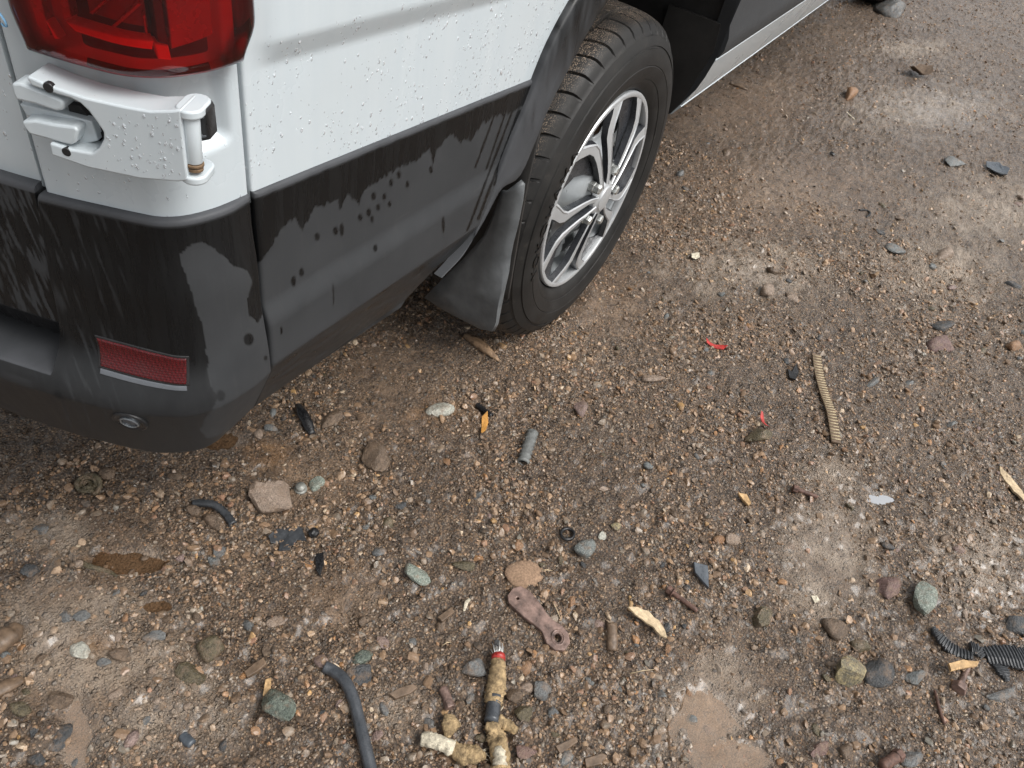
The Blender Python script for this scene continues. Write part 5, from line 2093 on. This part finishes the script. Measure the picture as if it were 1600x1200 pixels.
bolt((1042, 927), (1086, 960), M['rust'], 'rusty hex bolt lying beside the curled bark strip', 0.0085, 0.0046, collar=True)
bolt((1237, 770), (1273, 782), M['rust'], 'rusty hex bolt pointing into a small puddle below the ribbed belt', 0.0085, 0.0046)
bolt((1492, 1080), (1512, 1036), M['rustplate'], 'flat-headed rusty bolt lying under the torn rubber', 0.0125, 0.0052)
bolt((701, 1107), (691, 1078), M['rustplate'], 'short rusty bolt stub near the frayed rope', 0.0088, 0.0075)
bolt((1398, 1184), (1368, 1204), M['rust'], 'thick rusty bolt beside the grey squarish stone', 0.0105, 0.0085)
o = link('nail', tube_mesh('nail', [gp(1456, 1082, .003), gp(1462, 1108, .004), gp(1468, 1130, .004), gp(1471, 1134, .004)], [0.0022, 0.0026, 0.0026, 0.0046], 8), M['rust'])
tag(o, 'thin rusty nail below the flat-headed bolt', 'nail')
root, o_ = root_at('nut', 470, 762)
child('nut_body', tube_mesh('nut_body', [gp(470, 768), gp(470, 768, .011)], 0.0085, 14), M['dullsteel'], root, o_)
child('nut_flange', tube_mesh('nut_flange', [gp(470, 768, -.001), gp(470, 768, .003)], 0.0112, 18), M['dullsteel'], root, o_)
tag(root, 'small grey round steel nut between the tan rock and a green stone', 'nut')

# black cable with its cut end
pts = catmull([gp(507, 1046, .004), gp(520, 1052, .006), gp(537, 1068, .008), (gp(551, 1096, .008)), gp(560, 1130, .008), gp(568, 1165, .008), gp(578, 1205, .008), gp(590, 1260, .008), gp(596, 1320, .006)], 8)
o = link('cable', tube_mesh('cable', pts, 0.0088, 14), M['cable'])
tag(o, 'thick black cable running out of the wet gravel', 'cable')

# frayed rope with red band and a black sleeve
root, o_ = root_at('frayed_rope', 775, 1110)
tag(root, 'frayed tan rope with a red band, black sleeve and bare wire ends', 'rope')


def lumpy(name, pts, radii, mat, n=6, seed=1, seg=12, amp=0.16, flat=0.85):
    P = catmull(pts, n)
    rr = np.interp(np.linspace(0, 1, len(P)), np.linspace(0, 1, len(radii)), radii)
    me = tube_mesh(name, P, list(rr), seg, True, flat)
    co = np.array([v.co[:] for v in me.vertices])
    k = np.repeat(np.arange(len(P)), seg)[:len(co)]
    d = co - P[k]
    f = 1 + amp * (vnoise(co[:, 0] * 160 + seed, co[:, 1] * 160 + co[:, 2] * 130, seed) + 0.7 * vnoise(co[:, 0] * 420, co[:, 1] * 420 + co[:, 2] * 300, seed + 2))
    co2 = P[k] + d * f[:, None]
    me.vertices.foreach_set('co', co2.astype(np.float32).ravel())
    me.update()
    return me


child('rope_core', lumpy('rope_core', [gp(777, 1036, .010), gp(775, 1060, .012), gp(772, 1085, .012), gp(768, 1105, .012)], [0.009, 0.0135, 0.015, 0.012], M['rope'], 8, 3, 14, 0.3), M['rope'], root, o_)
child('band', tube_mesh('band', [gp(777, 1029, .010), gp(777, 1036, .010)], 0.0110, 16), M['redplastic'], root, o_)
child('sleeve', tube_mesh('sleeve', catmull([gp(771, 1092, .012), gp(769, 1112, .012), gp(765, 1134, .011)], 6), 0.0108, 14), M['cable'], root, o_)
child('rope_core', lumpy('rope_core', [gp(768, 1134, .010), gp(773, 1155, .012), gp(778, 1175, .012), gp(777, 1215, .010)], [0.010, 0.014, 0.0135, 0.013], M['rope'], 8, 5, 14, 0.35), M['rope'], root, o_)
child('bleached_end', lumpy('bleached_end', [gp(776, 1178, .018), gp(776, 1205, .016)], [0.008, 0.0105], M['rope_pale'], 8, 9, 10, 0.4), M['rope_pale'], root, o_)
for k in range(9):
    du = (k - 4) * 2.0
    child('wire', tube_mesh('wire', [gp(777 + du * 0.6, 1031, .010 + 0.001 * (k % 3)), gp(775 + du * 1.2, 1018 - (k * 7 % 9), .011 + 0.002 * (k % 2))], 0.0008, 5), M['wire'], root, o_)
for (pts_, rr_, mm, sd) in [([(757, 1139), (768, 1145), (772, 1160)], [0.006, 0.010, 0.006], 'rope', 21), ([(776, 1128), (790, 1136), (803, 1150)], [0.007, 0.010, 0.006], 'rope', 22)]:
    child('rope_tuft', lumpy('rope_tuft', [gp(*q, .012) for q in pts_], rr_, M[mm], 6, sd, 10, 0.3, 0.6), M[mm], root, o_)
rg = random.Random(9)
for k in range(26):        # loose fibres
    t = rg.random()
    u0, v0 = 777 - 8 * t + rg.uniform(-9, 9), 1040 + 150 * t
    a0 = rg.uniform(-1.2, 1.2) + (math.pi if rg.random() < 0.5 else 0)
    ln_ = rg.uniform(6, 15)
    child('fibre', tube_mesh('fibre', [gp(u0, v0, .013), gp(u0 + math.cos(a0) * ln_ * .5, v0 + math.sin(a0) * ln_ * .5, .013), gp(u0 + math.cos(a0) * ln_, v0 + math.sin(a0) * ln_, .007)], [0.0009, 0.0007, 0.0004], 4), M['rope_pale'], root, o_)
# broken rope end beside it
root, o_ = root_at('rope_end', 705, 1170)
tag(root, 'broken bleached rope end lying across the gravel', 'rope')
child('bleached_end', lumpy('bleached_end', [gp(658, 1160, .008), gp(680, 1165, .010), gp(706, 1174, .011)], [0.010, 0.0105, 0.0115], M['rope_pale'], 8, 31, 12, 0.3), M['rope_pale'], root, o_)
child('rope_core', lumpy('rope_core', [gp(703, 1173, .010), gp(725, 1183, .012), gp(742, 1185, .011), gp(757, 1186, .008)], [0.010, 0.0145, 0.012, 0.004], M['rope'], 8, 33, 12, 0.3), M['rope'], root, o_)
child('rope_tuft', lumpy('rope_tuft', [gp(700, 1122, .006), gp(701, 1138, .010), gp(697, 1158, .009)], [0.008, 0.013, 0.004], M['rope'], 6, 35, 10, 0.35, 0.6), M['rope'], root, o_)
for k in range(10):
    child('fibre', tube_mesh('fibre', [gp(745 + rg.uniform(0, 8), 1180 + rg.uniform(-5, 8), .010), gp(758 + rg.uniform(0, 10), 1178 + rg.uniform(-10, 16), .006)], [0.001, 0.0004], 4), M['rope_pale'], root, o_)


# flat iron bar with two holes
def plate(name, outline, holes, thick):
    cu = bpy.data.curves.new(name, 'CURVE')
    cu.dimensions = '2D'
    cu.fill_mode = 'BOTH'
    cu.extrude = thick / 2
    cu.bevel_depth = thick * 0.18
    cu.bevel_resolution = 1
    for pl_ in [outline] + holes:
        sp = cu.splines.new('POLY')
        sp.points.add(len(pl_) - 1)
        for q, p in zip(sp.points, pl_):
            q.co = (p[0], p[1], 0, 1)
        sp.use_cyclic_u = True
    ob = bpy.data.objects.new(name, cu)
    COL.objects.link(ob)
    bpy.context.view_layer.update()
    me = bpy.data.meshes.new_from_object(ob.evaluated_get(bpy.context.evaluated_depsgraph_get()))
    bpy.data.objects.remove(ob)
    return me


def ring_px(u, v, ru, rv, n=20, ang=0.0):
    out = []
    for k in range(n):
        a = 2 * math.pi * k / n
        x, y = ru * math.cos(a), rv * math.sin(a)
        out.append((u + x * math.cos(R(ang)) - y * math.sin(R(ang)), v + x * math.sin(R(ang)) + y * math.cos(R(ang))))
    return out


def flat_plate(name, outline, holes, thick, mat, label, cat, dz=0.002, tilt=(0, 0)):
    cu_, cv_ = np.mean([p[0] for p in outline]), np.mean([p[1] for p in outline])
    c = gp(cu_, cv_)
    f = lambda pl_: [tuple(on_ground(*p)[:2] - c[:2]) for p in pl_]
    me = plate(name, f(outline), [f(h) for h in holes], thick)
    o = link(name, me, mat, None, (c[0], c[1], c[2] + thick / 2 + dz), (tilt[0], tilt[1], 0))
    tag(o, label, cat)
    BIG.append((c[0], c[1], 0.02))
    return o


flat_plate('iron_bar', [(792, 936), (800, 925), (812, 922), (826, 930), (840, 946), (852, 964), (862, 974), (876, 982), (886, 995), (888, 1008), (880, 1018), (866, 1018), (853, 1008), (846, 990), (832, 978), (818, 968), (804, 956), (794, 946)],
           [ring_px(870, 1000, 6, 8, 16, -20), ring_px(807, 940, 3.4, 3.0, 12)], 0.006, M['rustplate'], 'rusty flat iron bar with a hole at each end', 'iron bar', 0.004, (0.02, -0.03))

bar = bpy.data.objects['iron_bar']
_bp = []
for k in range(25):
    q_ = on_ground(*ring_px(870, 1000, 9.5, 11.5, 24, -20)[k % 24])
    _bp.append((q_[0] - bar.location.x, q_[1] - bar.location.y, 0.0030))
link('boss', tube_mesh('boss', _bp, 0.0022, 8, False), M['rustplate'], bar)
# ribbed belt
cl = [gp(1272, 558, .006), gp(1277, 585, .007), gp(1284, 620, .007), (gp(1291, 655, .006)), gp(1299, 702, .006)]
CL = catmull(cl, 12)
BW = 0.0105
root, o_ = root_at('ribbed_belt', 1285, 632)
tag(root, 'dirty tan ribbed belt strip lying on the silt', 'belt')
bv, bf = [], []
for i, p in enumerate(CL):
    t = CL[min(i + 1, len(CL) - 1)] - CL[max(i - 1, 0)]
    s_ = np.array([t[1], -t[0], 0])
    s_ /= np.linalg.norm(s_)
    for (w, dz) in ((-1, -0.004), (-1, 0), (1, 0), (1, -0.004)):
        bv.append(p + s_ * BW * w + np.array([0, 0, dz]))
for i in range(len(CL) - 1):
    for j in range(4):
        bf.append((i * 4 + j, i * 4 + (j + 1) % 4, (i + 1) * 4 + (j + 1) % 4, (i + 1) * 4 + j))
bf += [(0, 1, 2, 3), tuple(len(CL) * 4 - 4 + q for q in (3, 2, 1, 0))]
child('belt_web', mesh_from('belt_web', bv, bf, False), M['brownwood'], root, o_)
RS = resample(CL, 34)
for i in range(1, 33):
    t = RS[i + 1] - RS[i - 1]
    t /= np.linalg.norm(t)
    s_ = np.array([t[1], -t[0], 0])
    a_, b_ = RS[i] - s_ * BW * 1.03 - t * 0.0016, RS[i] + s_ * BW * 1.03 + t * 0.0018
    child('rib', tube_mesh('rib', [a_ + np.array([0, 0, .0006]), b_ + np.array([0, 0, .0006])], 0.00165, 6), M['strap'], root, o_)


# corrugated tubes
def corrugated(name, pts, r, n, mat, label, cat='tube', flat=0.8, amp=0.13):
    P = resample(catmull(pts, 8), n)
    rr = [r * (1 + (amp if k % 2 else -amp)) for k in range(n)]
    o = link(name, tube_mesh(name, P, rr, 14, False, flat), mat)
    s2 = o.modifiers.new('solidify', 'SOLIDIFY')
    s2.thickness = 0.0012
    tag(o, label, cat)
    return o


corrugated('corrugated_tube', [gp(832, 676, .008), gp(824, 700, .008), gp(816, 727, .008)], 0.0115, 17, M['tube'], 'short grey corrugated tube crushed on the gravel', 'tube', 0.75, 0.16)
corrugated('conduit_scrap', [gp(745, 632, .005), gp(757, 642, .006), gp(768, 652, .004)], 0.0062, 17, M['char'], 'short black corrugated scrap beside an orange leaf', 'scrap', 0.8, 0.22)
corrugated('hose', [gp(303, 796, .004), gp(318, 796, .007), gp(338, 800, .008), gp(354, 811, .007), gp(366, 828, .003)], 0.0068, 27, M['blackrubber'], 'curved black ribbed hose around a lumpy stone', 'hose', 0.9, 0.13)


# flat scraps cut from an outline
def scrap(name, outline, thick, mat, label, cat, dz=0.002, bend=0.0, tilt=(0, 0), seed=1, sub=True):
    c = gp(np.mean([p[0] for p in outline]), np.mean([p[1] for p in outline]))
    loc = [on_ground(*p)[:2] - c[:2] for p in outline]
    me = plate(name, [tuple(q) for q in loc], [], thick)
    bm = bmesh.new()
    bm.from_mesh(me)
    bmesh.ops.triangulate(bm, faces=bm.faces)
    if sub:
        bmesh.ops.subdivide_edges(bm, edges=bm.edges, cuts=2)
    L_ = max(np.linalg.norm(q) for q in loc)
    for v in bm.verts:
        rr2 = (v.co.x ** 2 + v.co.y ** 2) / (L_ * L_)
        v.co.z += bend * L_ * rr2 + 0.10 * L_ * float(vnoise(np.array([v.co.x / L_ * 2.2 + seed]), np.array([v.co.y / L_ * 2.2]), seed)[0])
    bm.to_mesh(me)
    bm.free()
    o = link(name, me, mat, None, (c[0], c[1], c[2] + thick / 2 + dz + 0.05 * L_), (tilt[0], tilt[1], 0))
    auto_smooth(o, 50)
    tag(o, label, cat)
    BIG.append((c[0], c[1], L_))
    return o


scrap('bark_strip', [(973, 962), (990, 958), (1008, 963), (1024, 975), (1034, 990), (1036, 1003), (1026, 1000), (1016, 986), (1002, 975), (985, 970)], 0.003, M['palewood'], 'curled pale bark strip on the gravel', 'bark', 0.004, 0.25, (0.1, 0.1), 3)
scrap('slate_chip', [(1077, 890), (1098, 895), (1100, 908), (1101, 926), (1092, 918), (1080, 904)], 0.005, M['slate'], 'dark blue slate chip with a torn edge', 'slate', 0.003, 0, (0.1, -0.05), 4, False)
scrap('wood_sliver', [(1560, 732), (1570, 742), (1590, 762), (1604, 786), (1604, 796), (1588, 776), (1572, 756), (1562, 742)], 0.004, M['palewood'], 'long pale wood sliver lying on silt', 'wood', 0.003, 0.05, (0, 0), 5)
scrap('wood_chip', [(608, 1090), (622, 1082), (645, 1075), (650, 1080), (640, 1088), (618, 1096)], 0.005, M['brownwood'], 'reddish split wood chip beside the black cable', 'wood', 0.003, 0, (0, 0), 6)
scrap('wood_chip', [(412, 1090), (416, 1066), (423, 1064), (422, 1084), (416, 1094)], 0.005, M['wood'], 'orange wood splinter above the wet green rock', 'wood', 0.003, 0, (0, 0), 7)
scrap('wood_chip', [(384, 1055), (398, 1043), (412, 1034), (416, 1042), (402, 1054), (388, 1062)], 0.006, M['brownwood'], 'rough orange-brown wood chip above the splinter', 'wood', 0.003, 0, (0, 0), 8)
scrap('wood_chip', [(1468, 1048), (1490, 1042), (1512, 1046), (1510, 1052), (1486, 1054), (1470, 1060)], 0.004, M['wood'], 'bright orange wood chip over the flat-headed bolt', 'wood', 0.006, 0.1, (0, 0), 9)
scrap('wood_chip', [(1148, 780), (1160, 782), (1167, 795), (1163, 799), (1156, 790)], 0.004, M['wood'], 'small triangular orange wood chip among grey pebbles', 'wood', 0.003, 0.1, (0, 0), 10)
scrap('wood_chip', [(912, 1190), (938, 1182), (944, 1186), (936, 1196), (914, 1202)], 0.006, M['brownwood'], 'brown wood chip beside the end of the rope', 'wood', 0.003, 0, (0, 0), 12)
scrap('wood_chip', [(866, 1172), (896, 1158), (898, 1164), (872, 1182)], 0.006, M['brownwood'], 'brown stick-like wood chip above another near the rope', 'wood', 0.003, 0, (0, 0), 13)
scrap('wood_chip', [(684, 968), (704, 954), (708, 960), (690, 974)], 0.005, M['brownwood'], 'small reddish stick among grey pebbles', 'wood', 0.004, 0, (0, 0), 14)
scrap('leaf', [(752, 656), (760, 650), (762, 664), (758, 676), (750, 684), (752, 670)], 0.0015, M['leaf'], 'curled orange leaf beside the black corrugated scrap', 'leaf', 0.003, 0.3, (0, 0), 15)
scrap('plastic_scrap', [(1101, 534), (1110, 540), (1122, 542), (1134, 546), (1128, 550), (1112, 546), (1102, 540)], 0.0012, M['redplastic'], 'thin red plastic scrap on mud near the wheel', 'plastic', 0.003, 0.25, (0, 0), 16)
scrap('plastic_scrap', [(1181, 654), (1184, 655), (1190, 668), (1196, 674), (1188, 671), (1182, 664)], 0.0012, M['redplastic'], 'small red plastic scrap behind a flat-topped stone', 'plastic', 0.007, 0.25, (0.3, 0), 17)
scrap('paper_scrap', [(1078, 402), (1090, 401), (1091, 408), (1084, 412), (1078, 409)], 0.001, M['rope_pale'], 'tiny cream paper scrap beside the wheel', 'paper', 0.003, 0, (0, 0), 18)
scrap('paper_scrap', [(1266, 933), (1275, 932), (1279, 940), (1272, 944)], 0.001, M['rope_pale'], 'tiny white paper scrap at the edge of the silt', 'paper', 0.003, 0, (0, 0), 19)
scrap('plastic_scrap', [(420, 842), (436, 828), (458, 822), (472, 830), (478, 848), (464, 846), (452, 862), (436, 864), (438, 850), (424, 852)], 0.003, M['blackrubber'], 'crushed dark plastic lying on smeared mud', 'plastic', 0.001, 0.12, (0, 0), 20)
scrap('rubber_scrap', [(492, 870), (505, 868), (506, 884), (500, 902), (495, 896)], 0.003, M['char'], 'small black pointed rubber scrap on smeared mud', 'rubber', 0.003, 0, (0, 0), 22)
scrap('rubber_scrap', [(1230, 578), (1236, 584), (1242, 572), (1246, 584), (1240, 598), (1232, 592)], 0.003, M['char'], 'small black rubber scrap beside the ribbed belt', 'rubber', 0.003, 0.2, (0, 0), 23)
scrap('metal_flake', [(1536, 260), (1556, 262), (1572, 272), (1568, 280), (1548, 274), (1538, 266)], 0.003, M['slate'], 'dark folded flake on brown silt beside a pale flake', 'scrap', 0.003, 0.2, (0, 0), 24)
scrap('curled_leaf', [(1415, 114), (1430, 112), (1448, 118), (1452, 124), (1436, 124), (1420, 120)], 0.003, M['brownwood'], 'curled brown leaf on silt far from the wheel', 'leaf', 0.006, 0.5, (0, 0), 25)

# torn rubber tread
root, o_ = root_at('torn_rubber', 1530, 1020)
tag(root, 'torn strip of ribbed black rubber lying on the gravel', 'rubber')

def tread_piece(pts, widths, n):
    P = resample(catmull(pts, 8), n)
    wd = np.interp(np.linspace(0, 1, n), np.linspace(0, 1, len(widths)), widths)
    V, Fq = [], []
    for i, p in enumerate(P):
        t = P[min(i + 1, n - 1)] - P[max(i - 1, 0)]
        s_ = np.array([t[1], -t[0], 0])
        s_ /= np.linalg.norm(s_)
        rb = 0.0024 if i % 4 < 2 else 0.0
        jag = 0.25 * float(vnoise(np.array([i * 0.33]), np.array([0.5]), 17)[0])
        for (w, dz) in ((-1 - jag, -0.004), (-1 - jag, rb), (-0.35, 0.0016 + rb), (0.35, 0.0016 + rb), (1 + jag, rb - 0.001), (1 + jag, -0.005)):
            V.append(p + s_ * wd[i] * w + np.array([0, 0, dz]))
    for i in range(n - 1):
        for j in range(6):
            Fq.append((i * 6 + j, i * 6 + (j + 1) % 6, (i + 1) * 6 + (j + 1) % 6, (i + 1) * 6 + j))
    Fq += [tuple(range(6)), tuple((n - 1) * 6 + q for q in range(5, -1, -1))]
    return mesh_from('tread_strip', V, Fq, False)


child('tread_strip', tread_piece([gp(1451, 986, .005), gp(1466, 1002, .006), gp(1488, 1018, .006), gp(1514, 1030, .005)], [0.004, 0.010, 0.011, 0.006], 60), M['blackrubber'], root, o_)
child('tread_strip', tread_piece([gp(1510, 1016, .007), gp(1522, 1020, .008), gp(1532, 1030, .005)], [0.010, 0.012, 0.006], 28), M['blackrubber'], root, o_)
child('tread_strip', tread_piece([gp(1536, 1026, .006), gp(1562, 1028, .008), gp(1590, 1032, .008), gp(1625, 1034, .007)], [0.013, 0.019, 0.021, 0.020], 72), M['blackrubber'], root, o_)
child('tread_strip', tread_piece([gp(1556, 1036, .005), gp(1564, 1052, .005), gp(1572, 1066, .003)], [0.012, 0.011, 0.004], 28), M['blackrubber'], root, o_)

# black ring
c = gp(885, 838, .006)
rp = []
for k in range(25):
    a = 2 * math.pi * k / 24
    e_ = frame_px(885, 838, 24, 22)[1:]
    rp.append(np.array([*(c[:2] + e_[0] * math.cos(a) * 0.86 + e_[1] * math.sin(a) * 0.86), c[2] + 0.002 * math.sin(a)]))
o = link('rubber_ring', tube_mesh('rubber_ring', rp, 0.0032, 8, False), M['char'])
tag(o, 'small black rubber ring beside the speckled stone', 'ring')

# sticks, twigs and lumps
for (pts_, rad_, mm, nm, lab, cat, fl) in [
    ([(727, 526), (742, 538), (758, 551), (772, 562), (781, 569)], [0.0075, 0.0130, 0.0120, 0.0065, 0.0022], 'stickwood', 'stick', 'brown stick tapering to a point under the van beside the wheel', 'stick', 0.7),
    ([(466, 640), (472, 655), (480, 668), (488, 682)], [0.006, 0.010, 0.011, 0.007], 'char', 'charred_wood', 'charred black splinter of wood by the bumper corner', 'wood', 0.6),
    ([(955, 976), (957, 995), (958, 1014)], [0.009, 0.0095, 0.009], 'brownwood', 'stick', 'short thick brown stick beside the curled bark strip', 'stick', 0.8),
    ([(-10, 1022), (8, 1012), (22, 998), (34, 984)], [0.013, 0.016, 0.016, 0.009], 'brownwood', 'stick', 'thick muddy stick lying across smeared mud', 'stick', 0.8),
    ([(-8, 1090), (16, 1078), (38, 1064)], [0.010, 0.011, 0.006], 'brownwood', 'stick', 'thinner muddy stick parallel to a thicker one', 'stick', 0.6),
    ([(128, 882), (142, 890), (158, 892), (172, 896), (184, 904)], [0.003, 0.0050, 0.0045, 0.004, 0.002], 'olive_', 'twig', 'dark bent twig stuck in the mud', 'twig', 0.8),
    ([(733, 938), (728, 945), (725, 955)], [0.003, 0.0035, 0.002], 'rope_pale', 'twig', 'small pale twig among grey pebbles', 'twig', 0.8),
    ([(985, 932), (986, 945), (983, 953)], [0.004, 0.0035, 0.003], 'wood', 'twig', 'small tan twig beside a brown clod', 'twig', 0.8),
    ([(1139, 133), (1158, 141), (1166, 143)], [0.005, 0.006, 0.004], 'brownwood', 'twig', 'dark twig beside the white sill', 'twig', 0.7),
    ([(484, 838), (490, 836), (496, 840)], [0.007, 0.0085, 0.006], 'char', 'black_lump', 'small black lump beside the crushed dark plastic', 'scrap', 0.8),
    ([(286, 1150), (292, 1158), (302, 1166)], [0.006, 0.008, 0.006], 'slate', 'black_lump', 'dark slug-like lump in wet mud', 'scrap', 0.8),
    ([(1322, 176), (1328, 181), (1335, 187)], [0.0032, 0.0034, 0.0030], 'rope_pale', 'plastic_stub', 'small white plastic stub on pale silt', 'plastic', 0.8),
    ([(1340, 333), (1352, 330), (1358, 336), (1352, 342)], [0.004, 0.004, 0.004, 0.003], 'char', 'rubber_curl', 'thin black rubber curl on the silt', 'rubber', 0.8),
]:
    mat_ = STONE['olive'] if mm == 'olive_' else M[mm]
    me = lumpy(nm, [gp(u, v, rad_[min(i, len(rad_) - 1)] * 0.55) for i, (u, v) in enumerate(pts_)], rad_, mat_, 6, int(pts_[0][0]) % 97 + 1, 12, 0.14, fl)
    tag(link(nm, me, mat_), lab, cat)

# sandy clod
place_stone(818, 900, 62, 54, 10, M['clod'], 'flat sandy brown clod above the rusty iron bar', 5, 0.30, 91, 4, 0.30, 'clod', None, 'clod')
# coiled scrap under the bumper
sp_ = []
for k in range(60):
    a = k * 0.34
    r_ = 4 + 17 * k / 60
    sp_.append(gp(140 + r_ * math.cos(a), 765 + r_ * 0.72 * math.sin(a), 0.008 + 0.003 * math.sin(k * 0.6)))
o = link('coiled_scrap', tube_mesh('coiled_scrap', sp_, 0.0040, 8), STONE['olive'])
tag(o, 'muddy coiled scrap lying in front of the bumper', 'scrap')
# dry grass blades
for (a, b, lab) in [((846, 896), (862, 895), 'straw blade sticking out of the sandy clod'), ((862, 944), (876, 968), 'yellow straw blade beside the rusty iron bar'), ((985, 1052), (1022, 1046), 'pale straw blade lying on gravel'),
                    ((690, 1010), (705, 1004), 'thin straw blade over wet pebbles'), ((1354, 435), (1362, 455), 'short straw blade on wet silt')]:
    o = link('straw', tube_mesh('straw', [gp(*a, .004), gp((a[0] + b[0]) / 2, (a[1] + b[1]) / 2, .007), gp(*b, .005)], [0.0009, 0.0009, 0.0004], 5), M['palewood'])
    tag(o, lab, 'straw')
